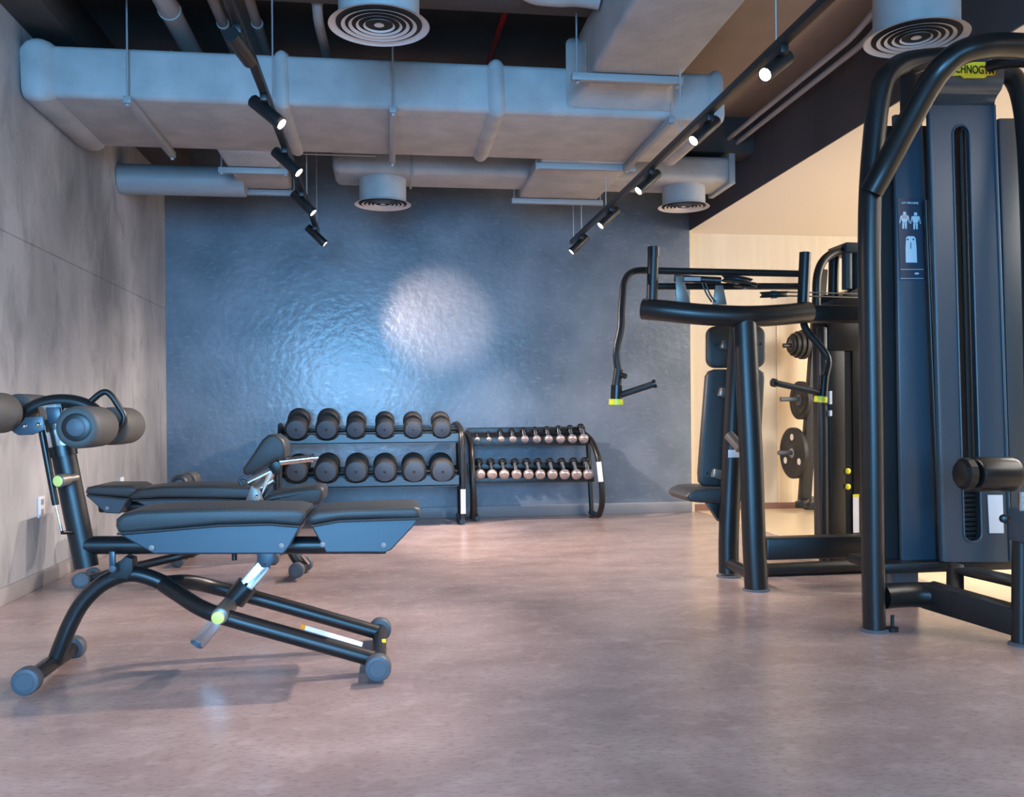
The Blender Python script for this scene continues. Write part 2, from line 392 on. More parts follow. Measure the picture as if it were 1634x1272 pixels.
hanger('h', 'near channel hanger under the short transition duct', [((t0 - .03, 6.28, tz + .005), (t1 + .03, 6.28, tz + .005))], [(t0 - .02, 6.28, tz), (t1 + .02, 6.28, tz)])
hanger('h', 'far channel hanger under the short transition duct, above the blue wall', [((t0 - .06, 7.3, tz - .0), (t1 + .04, 7.3, tz - .0))], [(t0 - .04, 7.3, tz), (t1 + .02, 7.3, tz)])
# left elbow and round duct
e0, e1 = P(352, 262, 6.4).x, P(440, 262, 6.4).x
dl = thing('elbow_duct', 'pale rectangular elbow duct with a round grey branch reaching the left wall', 'air duct', ((e0 + e1) / 2, 6.7, 2.55))
B().box((e0, D1 + .005, 2.716), (e1 + .02, 7.3, 2.86), .035, 3).done('duct_body', 'duct', dl)
rc = P(290, 288, 7.1)
B().tube([(XL + .005, 7.1, rc.z), (e0 + .06, 7.1, rc.z)], .112, 28).done('round_branch', 'spiral', dl)
hanger('h', 'near channel hanger under the left elbow duct', [((e0 - .05, 6.6, 2.69), (e1 + .06, 6.6, 2.69))], [(e0 - .03, 6.6, 2.68), (e1 + .045, 6.6, 2.68)])
hanger('h', 'far channel hanger under the left elbow duct', [((e0 - .03, 7.22, 2.69), (e1 + .05, 7.22, 2.69))], [(e1 + .04, 7.22, 2.68)])

# round ceiling diffusers
def diffuser(px, py, Y, R, lab, ztop, rc=None):
    c = P(px, py, Y); z = c.z; x = c.x; rc = rc or R * .80
    t = thing('round_diffuser', lab, 'air diffuser', (x, Y, z), 'round ceiling diffusers')
    B().tube([(x, Y, z + .014), (x, Y, ztop)], rc, 40).done('duct_drop', 'duct', t)
    b = B(); prof = [(0, R * .86), (0, R), (.008, R), (.03, R * .86), (.03, R * .82), (.004, R * .84)]
    lathe(b.bm, (x, Y, z), (0, 0, 1), prof + [(.004, R * .86)], 48)
    b.bm.faces.ensure_lookup_table()
    b = B(); seg = 48
    def ringcone(b, r0, z0, r1, z1, th=.004):
        ps = [(r0, z0), (r1, z1), (r1 - th, z1 + th), (r0 - th, z0 + th)]
        rings = [[b.bm.verts.new((x + r * math.cos(2 * math.pi * j / seg), Y + r * math.sin(2 * math.pi * j / seg), z + zz)) for j in range(seg)] for (r, zz) in ps]
        for i in range(4):
            for j in range(seg): b.bm.faces.new((rings[i][j], rings[i][(j + 1) % seg], rings[(i + 1) % 4][(j + 1) % seg], rings[(i + 1) % 4][j]))
    ringcone(b, R, .0, R * .83, .012, .006); ringcone(b, R * .97, .0, R * .84, .018, .004)
    b.done('rim', 'diff', t, ang=50)
    b = B()
    for q in (.72, .58, .44, .30): ringcone(b, R * q * 1.04, .000, R * q * .94, .005, .0015)
    b.done('louvre_rings', 'diff', t, ang=50)
    B().lathe((x, Y, z + .004), (0, 0, 1), [(0, R * .1), (.012, R * .04)], 24).done('centre_cone', 'diff', t)
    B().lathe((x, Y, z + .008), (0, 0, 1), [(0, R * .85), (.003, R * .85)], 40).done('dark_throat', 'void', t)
    return t
diffuser(605, 42, 4.05, .222, 'large round diffuser on a drop duct, at the top left of centre', ZC)
diffuser(611, 327, 7.02, .215, 'round diffuser under the far duct in front of the blue wall, left of centre', EZ0 + .03, .178)
diffuser(1091, 331, 7.02, .205, 'round diffuser under the right end of the far duct beside the dark beam', EZ0 + .03, .17)
diffuser(1462, 62, 3.95, .232, 'large round diffuser above the black pull down machine', ZC, .19)

# pipes, cable trays
def pipe(nm, lab, pts, r, m, cat='pipe', grp=None, clamps=()):
    o = thing(nm, lab, cat, pts[0], grp)
    B().tube(fillet(pts, .12), r, 18).done('pipe_run', m, o)
    for c in clamps: B().lathe(V(c[0]), V(c[1]), [(-.012, r + .006), (.012, r + .006)], 20).done('clamp', 'strut', o)
def up_pt(px, py, Z): d = ray(px, py); return V((0, 0, CH)) + d * ((Z - CH) / d.z)
a = up_pt(262, 0, 3.2); c = up_pt(318, 80, 3.2)
pipe('ceiling_pipe', 'pale fat pipe under the dark ceiling at upper left', [(a.x, a.y - 1.5, 3.2), (a.x, 7.9, 3.2)], .058, 'pipe', clamps=[((a.x, a.y + .12, 3.2), (0, 1, 0))])
for px, r, lab in ((340, .03, 'dark thin pipe left of the left light track'), (398, .028, 'brown thin pipe right of the left light track')):
    a = up_pt(px, 0, 3.22); pipe('ceiling_pipe', lab, [(a.x, 2, 3.22), (a.x, 7.5, 3.22)], r, 'pipebrown', clamps=[((a.x, a.y + .3, 3.22), (0, 1, 0))])
a = up_pt(505, 10, 3.15); pipe('sprinkler_drop', 'grey sprinkler pipe hanging left of the near diffuser', [(a.x, a.y, ZC), (a.x, a.y + .05, 3.12), (a.x + .02, a.y + .9, 3.12)], .028, 'pipebrown', clamps=[((a.x, a.y + .05, 3.2), (0, 0, 1))])
a = up_pt(812, 0, 3.25); c = up_pt(783, 90, 3.25)
pipe('sprinkler_pipe', 'dark red sprinkler pipe above the main duct', [a + (a - c) * .8, c + (c - a) * .6], .017, 'red')
b = thing('cable_tray', 'dark cable tray running along the ceiling beside the left track', 'cable tray', (-.95, 4.5, 3.2))
a = up_pt(372, 0, 3.28)
B().box((a.x - .11, 2, 3.30), (a.x + .07, 7, 3.31)).box((a.x - .11, 2, 3.30), (a.x - .105, 7, 3.36)).box((a.x + .065, 2, 3.30), (a.x + .07, 7, 3.36)).done('tray', 'pipebrown', b)
for k in range(3): B().tube([(a.x - .07 + k * .05, 2, 3.322), (a.x - .07 + k * .05, 7, 3.322)], .012, 8).done('cable', 'track', b)
for k in range(3):
    z = P(500, 236 + k * 5, 6.35).z
    pipe('conduit', ('top', 'middle', 'lowest')[k] + ' of three thin conduits behind the main duct left of the far diffuser', [(P(432, 240, 6.35).x, 6.35, z), (P(600, 240, 6.35).x, 6.35, z)], .006, 'pipe', 'conduit', 'conduits behind the main duct')
# two conduits following the beam on the right
for k, (dx, dz) in enumerate(((-.10, 0), (-.17, .03))):
    x = XB + dx
    pipe('beam_conduit', ('conduit', 'outer conduit')[k] + ' following the top of the dark beam on the right', [(x, 2.5, 3.2 + dz), (x, 4.7, 3.2 + dz), (x - .04, 4.95, 3.1 + dz), (x - .04, 8.2, 3.1 + dz)], .018, 'pipe', 'conduit')
b = B(); b.tube(smooth_path([(.66, 4.65, ZC), (.67, 4.65, 3.26), (.75, 4.66, 3.175), (.88, 4.64, 3.15), (1.0, 4.66, 3.165), (xa - .002, 4.65, 3.15)]), .075, 16)
tag(b.done('flexible_duct', 'duct', None, base=(.85, 4.65, 3.08)), 'wrinkled pale flexible duct at the very top edge right of centre', 'air duct')

# ================================================================ TRACK LIGHTING
TZ = CH + 1.5
def track(x, y0, y1, rods, lab):
    t = thing('light_track', lab, 'light track', (x, (y0 + y1) / 2, TZ))
    B().box((x - .018, y0, TZ - .016), (x + .018, y1, TZ + .018), .002).done('rail', 'track', t)
    for y in rods: B().tube([(x, y, TZ + .015), (x, y, ZC)], .004, 8).done('suspension_rod', 'rod', t)
    return t
TXL = P(505, 380, 7.35).x; TXR = P(918, 380, 7.6).x
def ytrack(py): return 1450 * 1.5 / (664 - py) * .995
track(TXL, 1.0, 7.45, (2.2, 4.62, 6.5, 7.4), 'left black light track hung on thin rods')
track(TXR, 1.0, 7.75, (2.3, 3.55, 4.78, 6.5, 7.35, 7.68), 'right black light track hung on thin rods')
LG = 'track spotlights'
def spot(x, y, d, lab, power=60, size=50, blend=.6, col=(1, .80, .68), L=.19, lit=True):
    d = V(d).normalized(); p = V((x, y, TZ - .075)); c = p
    t = thing('track_spotlight', lab, 'spotlight', (x, y, TZ), LG)
    B().box((x - .017, y - .07, TZ - .05), (x + .017, y + .07, TZ - .016), .004).done('driver_box', 'track', t)
    B().tube([(x, y, TZ - .05), c], .012, 10).done('stem', 'track', t)
    bd = B().lathe(c - d * L * .45, d, [(0, .026), (.006, .031), (L * .93, .031), (L, .031), (L, .026), (L - .008, .026)], 24).done('lamp_body', 'track', t)
    B().lathe(c + d * (L * .55 - .009), d, [(0, .025), (.002, .025)], 24).done('lens', 'lens' if lit else 'track', bd)
    l = bpy.data.lights.new('spot_light', 'SPOT'); l.energy = power; l.spot_size = math.radians(size); l.spot_blend = blend; l.color = col; l.shadow_soft_size = .025
    o = bpy.data.objects.new('spot_light', l); COL.objects.link(o); o.parent = t
    o.location = c + d * (L * .55 + .01) - V((x, y, TZ)); o.rotation_euler = d.to_track_quat('-Z', 'Y').to_euler()
    return t
W1 = (1, .83, .74)
ordn = ['nearest lit', 'second', 'third', 'farthest']
# left track: first lamp turned to the wall, the others aimed right and down
def aim(p, q): return V(q) - V((p[0], p[1], TZ - .075))
y = ytrack(62) ; wt = P(700, 512, YB)
spot(TXL, y, aim((TXL, y), wt), 'spotlight on the left track turned away towards the back wall', 800, 14, 1, (1, .78, .70), L=.2)
for k, py in enumerate((165, 245, 312, 365)):
    y = ytrack(py); spot(TXL, y, [(.66, -.20, -.58), (.64, -.15, -.60), (.62, -.10, -.62), (.62, .0, -.60)][k], ordn[k] + ' spotlight on the left track aimed right and down', [50, 95, 210, 290][k], [58, 58, 62, 84][k], .7, W1)
for k, py in enumerate((52, 170, 262, 325, 372)):
    y = ytrack(py); spot(TXR, y, [(-.62, -.36, -.50), (-.66, -.20, -.58), (-.64, -.16, -.58), (-.62, -.12, -.60), (-.62, .0, -.60)][k], (['nearest', 'second', 'third', 'fourth', 'farthest'])[k] + ' spotlight on the right track aimed left and down', [70, 200, 140, 140, 220][k], [60, 66, 66, 62, 80][k], .7, W1)
# lamps further along the tracks, towards the windows
for k, (y, d, pw) in enumerate(((2.3, (.30, .30, -.85), 25), (1.3, (.2, .2, -.9), 12))):
    spot(TXL, y, d, 'spotlight on the left track above the camera, %s' % ('farther' if k == 0 else 'nearer'), pw, 60, .8, W1)
for k, (y, d, pw) in enumerate(((2.5, (-.75, .15, -.5), 60), (1.4, (-.3, .25, -.9), 12))):
    spot(TXR, y, d, 'spotlight on the right track above the camera, %s' % ('farther' if k == 0 else 'nearer'), pw, 60, .8, W1)

# ================================================================ SMALL WALL ITEMS
o = thing('wall_outlet', 'white double wall socket low on the left concrete wall', 'wall socket', PX(64, 809, XL))
c = PX(64, 809, XL)
B().box((XL, c.y - .045, c.z - .06), (XL + .012, c.y + .045, c.z + .06), .004).done('cover_plate', 'white', o)
for s in (-.028, .028): B().box((XL + .011, c.y - .02, c.z + s - .016), (XL + .014, c.y + .02, c.z + s + .016), .002).done('socket', 'strut', o)
c = PX(193, 770, XL)
o = thing('wall_outlet', 'small white socket on the left wall behind the second bench', 'wall socket', c)
B().box((XL, c.y - .04, c.z - .04), (XL + .012, c.y + .04, c.z + .04), .004).done('cover_plate', 'white', o)

# ================================================================ FRONT ADJUSTABLE AB BENCH
def offset(pts, Y): return [P(a, b, Y) for a, b in pts]
def foot_tube(t, a, b, r=.028, cr=.047, cap='capb'):
    a = V(a); b = V(b); d = (b - a).normalized()
    ft = B().tube([a + d * .03, b - d * .03], r, 18).done('foot_tube', 'black', t)
    for p, q in ((a, d), (b, -d)):
        B().lathe(p, q, [(0, .0), (0, cr * .62), (.003, cr * .66), (.003, cr * .78), (.006, cr * .93), (.014, cr), (.052, cr), (.062, cr * .92), (.068, r)], 28).done('rubber_foot', cap, ft)
def pad(t, cush, shroud, y0, wid, name):
    b = B(); b.prism(offset(cush, y0), (0, wid, 0), .018, 3); c = b.done(name, 'pad', t, ang=50)
    # piping along the lower rim of the cushion
    n = len(cush) // 2
    b = B(); b.prism(offset(shroud, y0 + .004), (0, wid - .008, 0), .005, 1); b.done('pad_shroud', 'panel', t)
    return c
def bolt(t, p, r=.011, m='strut', d=(0, -1, 0), name='bolt'):
    d = V(d); B().lathe(V(p) - d * .004, d, [(0, r * .8), (.006, r), (.010, r * .7), (.012, 0)], 14).done(name, m, t)
YC = 3.58
fb = thing('adjustable_ab_bench', 'nearest black adjustable ab bench with foam leg rollers, front left of the room', 'exercise bench', (-.6, YC, 0))
foot_tube(fb, P(38, 1090, 3.28), P(121, 1031, 3.88))
foot_tube(fb, P(603, 1069, 3.25), P(607, 1001, 3.92))
leg = smooth_path(offset([(88, 1056), (98, 1030), (112, 996), (130, 964), (156, 937), (185, 921), (213, 916), (240, 922), (268, 934)], YC), 5)
B().tube(leg, .030, 20, up=(0, 1, 0)).done('rear_leg', 'black', fb)
near = smooth_path([P(262, 933, YC - .01), P(285, 948, 3.52), P(320, 970, 3.44), P(363, 986, 3.41), P(480, 1019, 3.41), P(598, 1052, 3.41)], 6)
far = smooth_path([P(262, 931, YC + .01), P(300, 929, 3.66), P(345, 938, 3.74), P(440, 963, 3.76), P(602, 1009, 3.76)], 6)
B().tube(near, [.030] * len(near), 18).done('rail', 'black', fb)
B().tube(far, .029, 18).done('rail', 'black', fb)
# bench beam, hinge
B().tube([P(137, 870, YC), P(616, 870, YC)], .034, 22).done('main_beam', 'black', fb)
B().prism(offset([(172, 922), (180, 908), (199, 888), (211, 892), (212, 910), (203, 925)], YC - .035), (0, .07, 0), .004).done('hinge_bracket', 'rubber', fb)
for s_ in (-.075, .06): B().prism(offset([(174, 880), (183, 880), (184, 905), (174, 905)], YC + s_), (0, .012, 0), .003).done('hinge_lug', 'panel', fb)
B().lathe(P(179, 908, YC - .085), (0, 1, 0), [(0, .008), (.002, .013), (.17, .013)], 20).done('hinge_pin', 'capb', fb)
PY0 = YC - .155
pad(fb, [(183, 840), (184, 829), (195, 820), (222, 815), (300, 812), (380, 810), (470, 811), (489, 815), (488, 828), (479, 840), (430, 836), (350, 838), (270, 845), (200, 853), (187, 850)],
    [(190, 853), (270, 846), (350, 839), (430, 837), (479, 841), (462, 872), (452, 884), (245, 884)], PY0, .31, 'back_pad')
pad(fb, [(489, 833), (492, 822), (506, 815), (560, 811), (660, 808), (671, 812), (672, 826), (660, 830), (600, 829), (540, 831), (500, 838)],
    [(497, 840), (540, 832), (600, 830), (669, 828), (658, 842), (624, 878), (614, 882), (520, 882)], PY0, .31, 'head_pad')
for cu in ([(187, 852), (270, 846), (350, 839), (430, 837), (480, 841)], [(497, 840), (540, 832), (600, 830), (669, 828)]):
    B().tube(offset(cu, PY0 - .002), .0045, 8).done('piping', 'pad', fb)
for q in ((242, 874), (449, 871), (515, 869), (612, 870)): bolt(fb, P(q[0], q[1], PY0), .0105, 'strut')
# leg holder post
up_ = (0, 1, 0)
B().tube([P(101, 722, YC), P(138, 905, YC)], 0, 22, up=up_, ell=(.044, .034)).done('roller_post', 'black', fb)
B().tube([P(98, 712, YC), P(101, 728, YC)], 0, 22, up=up_, ell=(.052, .04)).done('post_collar', 'blackg', fb)
a, b_ = P(82, 645, YC), P(95, 722, YC); b = B(); b.bar(a, b_, .05, .086, .006, up=(1, 0, 0)); b.done('sliding_post', 'chrome', fb, label='chrome sliding post')
B().prism(offset([(72, 650), (95, 650), (99, 676), (76, 676)], YC - .04), (0, .08, 0), .004).done('post_sleeve', 'panel', fb)
arm = smooth_path(offset([(26, 672), (40, 658), (70, 644), (100, 640), (128, 644), (150, 655), (158, 668)], YC), 5)
B().tube(arm, .026, 18, up=up_).done('roller_arm', 'black', fb)
B().prism(offset([(20, 690), (36, 672), (40, 666), (68, 664), (71, 686), (52, 694), (30, 695)], YC - .10), (0, .012, 0), .003).done('side_plate', 'panel', fb)
bolt(fb, P(39, 680, YC - .10), .009, 'chrome'); bolt(fb, P(61, 678, YC - .10), .009, 'chrome')
def foam(t, c0, y0, y1, r, cap=True, m='foam', rings=True):
    L = y1 - y0; c = V((c0[0], y0, c0[1]))
    fr = B().lathe(c, (0, 1, 0), [(.0, r * .60), (.0, r * .80), (.006, r * .93), (.018, r), (L * .5, r * 1.02), (L - .018, r), (L - .006, r * .93), (L, r * .8)], 36).done('foam_roller', m, t)
    if cap:
        B().lathe(c - V((0, .006, 0)), (0, 1, 0), [(0, 0), (0, r * .56), (.003, r * .66), (.010, r * .62)], 32).done('cap_ring', 'black', fr)
        B().lathe(c - V((0, .012, 0)), (0, 1, 0), [(0, 0), (0, r * .36), (.003, r * .42), (.010, r * .43)], 32).done('roller_cap', 'capb', fr)
ra = P(122, 682, 3.27); rb = P(2, 659, 3.50)
foam(fb, (ra.x, ra.z), 3.27, 3.52, .073); foam(fb, (ra.x, ra.z), 3.64, 3.89, .073, False)
foam(fb, (rb.x, rb.z), 3.27, 3.52, .073); foam(fb, (rb.x, rb.z), 3.64, 3.89, .073, False)
for q in (ra, rb): B().tube([(q.x, 3.30, q.z), (q.x, 3.86, q.z)], .016, 14).done('roller_axle', 'chrome', fb)
B().tube(fillet(offset([(140, 645), (164, 624), (176, 628), (202, 668), (186, 690)], YC), .03, 6), .0115, 14).done('hand_grip', 'black', fb)
B().tube([P(66, 684, YC - .07), P(89, 806, YC - .07)], .0125, 14).done('gas_spring', 'blackg', fb)
B().tube([P(88, 802, YC - .07), P(99, 850, YC - .07)], .0045, 10).done('gas_spring_rod', 'chrome', fb)
B().tube([P(99, 850, YC - .08), P(116, 850, YC - .03)], .007, 10).done('gas_spring_bracket', 'black', fb)
ka, kb = P(122, 762, YC - .04), P(92, 768, YC - .13)
lk = B().lathe(kb, ka - kb, [(.0, .020), (.004, .024), (.05, .021), (.055, .014), ((ka - kb).length, .014)], 22).done('lock_knob', 'knobbr', fb)
B().lathe(kb - (ka - kb).normalized() * .004, ka - kb, [(0, .012), (.002, .019), (.006, .021)], 22).done('knob_cap', 'ybright', lk)
# adjuster
for s_ in (-.042, .03): B().prism(offset([(410, 880), (438, 880), (437, 895), (430, 906), (417, 906), (410, 896)], YC + s_), (0, .012, 0), .003).done('adjuster_bracket', 'panel', fb)
bolt(fb, P(423, 899, YC - .035), .013, 'black')
b = B(); b.bar(P(423, 899, YC), P(316, 1026, YC), .056, .042, .006, up=(0, 1, 0)); b.done('adjuster_bar', 'chrome', fb, label='chrome adjuster bar')
B().tube([P(395, 933, YC), P(374, 958, YC)], .042, 20).done('adjuster_sleeve', 'black', fb)
B().tube([P(318, 1022, YC), P(313, 1029, YC)], .026, 20).done('adjuster_end_cap', 'capb', fb)
for q in ((399, 932), ): bolt(fb, P(q[0] - 6, q[1], YC - .026), .006, 'black', name='index_hole')
lk = B().lathe(P(350, 984, 3.36), (0, 1, 0), [(0, .020), (.004, .029), (.06, .031), (.22, .031)], 24).done('adjuster_knob', 'knobbr', fb)
B().lathe(P(347, 987, 3.352), (0, 1, 0), [(0, .012), (.003, .022), (.012, .024)], 24).done('knob_cap', 'ybright', lk)
q0, q1 = P(480, 1000, 3.43), P(578, 1029, 3.43)
b = B(); b.bar(q0, q1, .022, .003, .0, up=(0, -.6, 1)); b.done('warning_label', 'white', fb)
b = B(); b.bar(q0 + V((0, -.001, .0012)), q0 + (q1 - q0) * .07 + V((0, -.001, .0012)), .022, .0035, .0, up=(0, -.6, 1)); b.done('warning_mark', 'orange', fb)
q = P(612, 1024, 3.7); B().box((q.x - .012, 3.55, .074), (q.x + .010, 3.60, .078), .001).done('round_sticker', 'yellow', fb)
B().tube([P(374, 884, YC), P(374, 894, YC)], .010, 12).done('stop_pin', 'black', fb)

# ================================================================ SECOND BENCH, TURNED ROUND
Y2 = 5.5
sb = thing('adjustable_bench', 'second black padded bench facing the other way, behind the nearest bench', 'exercise bench', (-1.1, Y2, 0))
foot_tube(sb, P(472, 911, 5.36), P(489, 899, 5.72), .026, .045)
foot_tube(sb, P(128, 927, 5.28), P(150, 917, 5.72), .026, .045)
rl = smooth_path([P(480, 905, 5.55), P(472, 892, 5.55), P(458, 872, 5.55), P(430, 858, 5.52), P(390, 856, 5.5), P(350, 866, 5.5)], 5)
B().tube(rl, .028, 16).done('rear_leg', 'black', sb)
for yy in (5.36, 5.68):
    B().tube(smooth_path([P(352, 866, 5.5), P(318, 878, (yy + 5.5) / 2), P(285, 888, yy), P(205, 907, yy), P(138, 925, yy)], 5), .024, 14).done('rail', 'black', sb)
B().tube([P(480, 885, 5.42), P(492, 899, 5.62)], .010, 10).done('adjuster_bar', 'chrome', sb)
B().tube([P(160, 808, Y2), P(430, 808, Y2)], .036, 18).done('main_beam', 'black', sb)
B().prism(offset([(300, 812), (330, 812), (345, 868), (325, 868)], Y2 - .04), (0, .08, 0), .004).done('hinge_bracket', 'black', sb)
pad(sb, [(135, 785), (138, 778), (152, 775), (208, 775), (219, 780), (216, 787), (205, 795), (180, 793), (150, 791), (138, 790)],
    [(137, 791), (150, 792), (204, 796), (195, 812), (190, 820), (168, 819)], Y2 - .2, .36, 'head_pad')
pad(sb, [(205, 796), (207, 789), (222, 780), (260, 776), (330, 775), (398, 777), (408, 782), (405, 797), (330, 796), (260, 795), (215, 798)],
    [(214, 799), (260, 796), (330, 797), (404, 798), (398, 816), (250, 816)], Y2 - .2, .36, 'back_pad')
for q in ((171, 811), (248, 812)): bolt(sb, P(q[0], q[1], Y2 - .2), .011, 'strut')
for cu in ([(138, 791), (175, 794), (206, 797)], [(212, 799), (260, 797), (330, 797), (405, 799)]):
    B().tube(offset(cu, Y2 - .203), .005, 8).done('piping', 'pad', sb)
# seat cushion end piece and its hardware
B().prism(offset([(420, 806), (419, 797), (425, 790), (440, 785), (470, 780), (500, 776), (514, 777), (518, 784), (517, 797), (510, 806), (480, 809)], Y2 - .18), (0, .32, 0), .03, 4).done('seat_pad', 'pad', sb, ang=60)
B().tube([P(404, 810, Y2), P(470, 810, Y2)], .03, 14).done('seat_tube', 'black', sb)
B().prism(offset([(392, 798), (400, 776), (412, 782), (420, 800), (418, 812), (396, 812)], Y2 - .21), (0, .05, 0), .004).done('seat_hinge', 'knobbr', sb)
for a, b_ in (((396, 770), (432, 752)), ((408, 784), (436, 766))):
    B().tube([P(*a, Y2 - .1), P(*b_, Y2 - .1)], .020, 14).done('chrome_rod', 'chrome', sb)
B().tube([P(412, 800, Y2 - .1), P(433, 755, Y2 - .1)], .022, 14).done('chrome_rod', 'chrome', sb)
B().tube(fillet([P(396, 786, Y2 - .1), P(381, 768, Y2 - .1), P(386, 760, Y2 - .1), P(396, 766, Y2 - .1)], .02, 4), .010, 10).done('release_lever', 'panel', sb)
for q in ((410, 793), (416, 800), (404, 801)): bolt(sb, P(q[0], q[1], Y2 - .21), .012, 'chrome')

# ================================================================ THIRD BENCH (mostly hidden)
Y3 = 6.25
tb = thing('back_extension_bench', 'back extension bench with a tilted wedge pad, partly hidden behind the second bench', 'exercise bench', (-1.0, Y3, 0))
B().prism(offset([(388, 757), (387, 748), (405, 722), (418, 702), (428, 694), (440, 693), (452, 702), (456, 714), (455, 730), (440, 735), (418, 748), (402, 756), (394, 759)], Y3 - .17), (0, .30, 0), .02, 3).done('hip_pad', 'pad', tb, ang=50)
B().prism(offset([(400, 758), (430, 737), (430, 744), (404, 760)], Y3 - .12), (0, .2, 0), .003).done('pad_bracket', 'panel', tb)
B().tube([P(443, 738, Y3), P(443, 884, Y3)], .030, 16).done('post', 'black', tb)
B().prism(offset([(427, 732), (449, 738), (447, 757), (436, 757), (427, 745)], Y3 - .10), (0, .06, 0), .004).done('pad_knuckle', 'black', tb)
B().tube([P(447, 737, Y3 - .12), P(498, 731, Y3 - .12)], .024, 18).done('support_peg', 'chrome', tb)
B().tube([P(497, 731, Y3 - .12), P(501, 731, Y3 - .12)], .029, 18).done('peg_cap', 'chrome', tb)
B().tube([P(501, 731, Y3 - .12), P(508, 730, Y3 - .12)], .012, 12).done('peg_tip', 'chrome', tb)
B().tube([P(300, 840, Y3), P(443, 840, Y3)], .03, 14).done('main_beam', 'black', tb)
B().tube([P(302, 775, Y3), P(296, 884, Y3)], .028, 14).done('roller_post', 'black', tb)
q = P(297, 768, Y3)
foam(tb, (q.x, q.z), Y3 - .22, Y3 - .03, .055, True, 'pad'); foam(tb, (q.x, q.z), Y3 + .05, Y3 + .22, .055, False)
B().tube([(q.x, Y3 - .2, q.z), (q.x, Y3 + .2, q.z)], .014, 12).done('roller_axle', 'chrome', tb)
for px in (296, 443):
    c = P(px, 880, Y3); foot_tube(tb, (c.x, Y3 - .25, .04), (c.x, Y3 + .25, .04), .026, .04)

# ================================================================ DUMBBELL RACKS
r1 = thing('dumbbell_rack', 'two tier black rack holding twelve large round dumbbells, against the blue wall', 'dumbbell rack', (-.1, 8.05, 0))
def dirv(t): return V((0, math.cos(math.radians(t)), math.sin(math.radians(t))))
HB = [472.6, 520, 568, 614, 661, 706.5]; HT = [472.6, 521, 567, 614, 659.5, 705]
RT = [18, 18, 15.5, 15.5, 15.5, 15.5]; RB = [18, 19, 19, 19, 19.5, 19.5]
YT, YBm = 7.95, 7.82; LD = .34
def wavy(b, xa, xb, xs, rr, ztop, zbot, y, th, d):
    """long plate whose top edge dips under each dumbbell"""
    n = 120; top = []
    for k in range(n + 1):
        x = xa + (xb - xa) * k / n; z = ztop
        for c, r in zip(xs, rr):
            u = abs(x - c)
            if u < r * 1.0: z = min(z, ztop - (math.sqrt(max(r * r - u * u, 0)) * .52))
        top.append((x, y, z))
    b.prism(top + [(xb, y, zbot), (xa, y, zbot)], d * th)
def heavy(px, py, rpx, Y, tilt, lab, src=[None]):
    c = P(px, py, Y); r = rpx / FOC * Y; d = dirv(tilt)
    if src[0] is None:
        t = thing('rubber_dumbbell', lab, 'dumbbell', c, 'large dumbbells on the left rack'); R = .1; k = R
        for s, nm in ((0, 'head'), (.235, 'head')):
            B().lathe(c + d * s, d, [(0, 0), (0, R * .30), (.002, R * .33), (.0, R * .36), (.0, R * .84), (.004, R * .88), (.010, R * .98), (.016, R), (.085, R), (.095, R * .97), (.103, R * .82), (.105, R * .4)], 36).done('head', 'rubber', t)
        B().lathe(c - d * .0015, d, [(0, R * .78), (.002, R * .83)], 36).done('end_face', 'rface', t)
        B().lathe(c - d * .004, d, [(0, R * .09), (.003, R * .12)], 16).done('end_bolt', 'rubber', t)
        B().lathe(c + d * .10, d, [(0, .018), (.14, .018)], 16).done('handle', 'chrome', t)
        src[0] = t; t['_t'] = tilt
    else:
        t = copy_tree(src[0]); t['label'] = lab; t.location = c
        t.rotation_euler = (math.radians(tilt - src[0]['_t']), 0, 0)
    t.scale = (r / .1, 1, r / .1) if abs(r - .1) > 1e-4 else (1, 1, 1)
    t.scale = (r / .1,) * 3
    return c, r
names6 = ['leftmost', 'second from left', 'third from left', 'third from right', 'second from right', 'rightmost']
tt, bt = 18, 9
infoT = [heavy(x, 686, r, YT, tt, 'large black dumbbell, %s in the top row of the left rack' % names6[i]) for i, (x, r) in enumerate(zip(HT, RT))]
infoB = [heavy(x, 753, r, YBm, bt, 'large black dumbbell, %s in the bottom row of the left rack' % names6[i]) for i, (x, r) in enumerate(zip(HB, RB))]
for (info, tilt, Y) in ((infoT, tt, YT), (infoB, bt, YBm)):
    xs = [c.x for c, r in info]; rr = [r for c, r in info]; d = dirv(tilt); nrm = V((0, -math.sin(math.radians(tilt)), math.cos(math.radians(tilt))))
    xa = P(447, 700, Y).x; xb = P(732, 700, Y).x; cz = info[0][0].z; rm = sum(rr) / 6
    b = B(); wavy(b, xa, xb, xs, rr, cz - rm * .52, cz - rm * 1.38, Y + .012, .006, V((0, 1, 0)));
    b.done('shelf_front', 'panel', r1)
    b = B(); dz = math.sin(math.radians(tilt)) * .24
    wavy(b, xa, xb, xs, rr, cz - rm * .52 + dz, cz - rm * 1.2 + dz, Y + .24, .006, V((0, 1, 0))); b.done('shelf_rear', 'black', r1)
    b = B(); p = V((0, Y + .012, cz - rm * 1.3)); q = V((0, Y + .28, cz - rm * 1.3 + dz))
    b.prism([(xa, p.y, p.z), (xb, p.y, p.z), (xb, q.y, q.z), (xa, q.y, q.z)], (0, 0, -.012)); b.done('shelf_pan', 'panel', r1)
    B().tube([(xa, Y + .16, cz + dz * .45 - .045), (xb, Y + .16, cz + dz * .45 - .045)], .015, 12).done('cross_tube', 'black', r1)
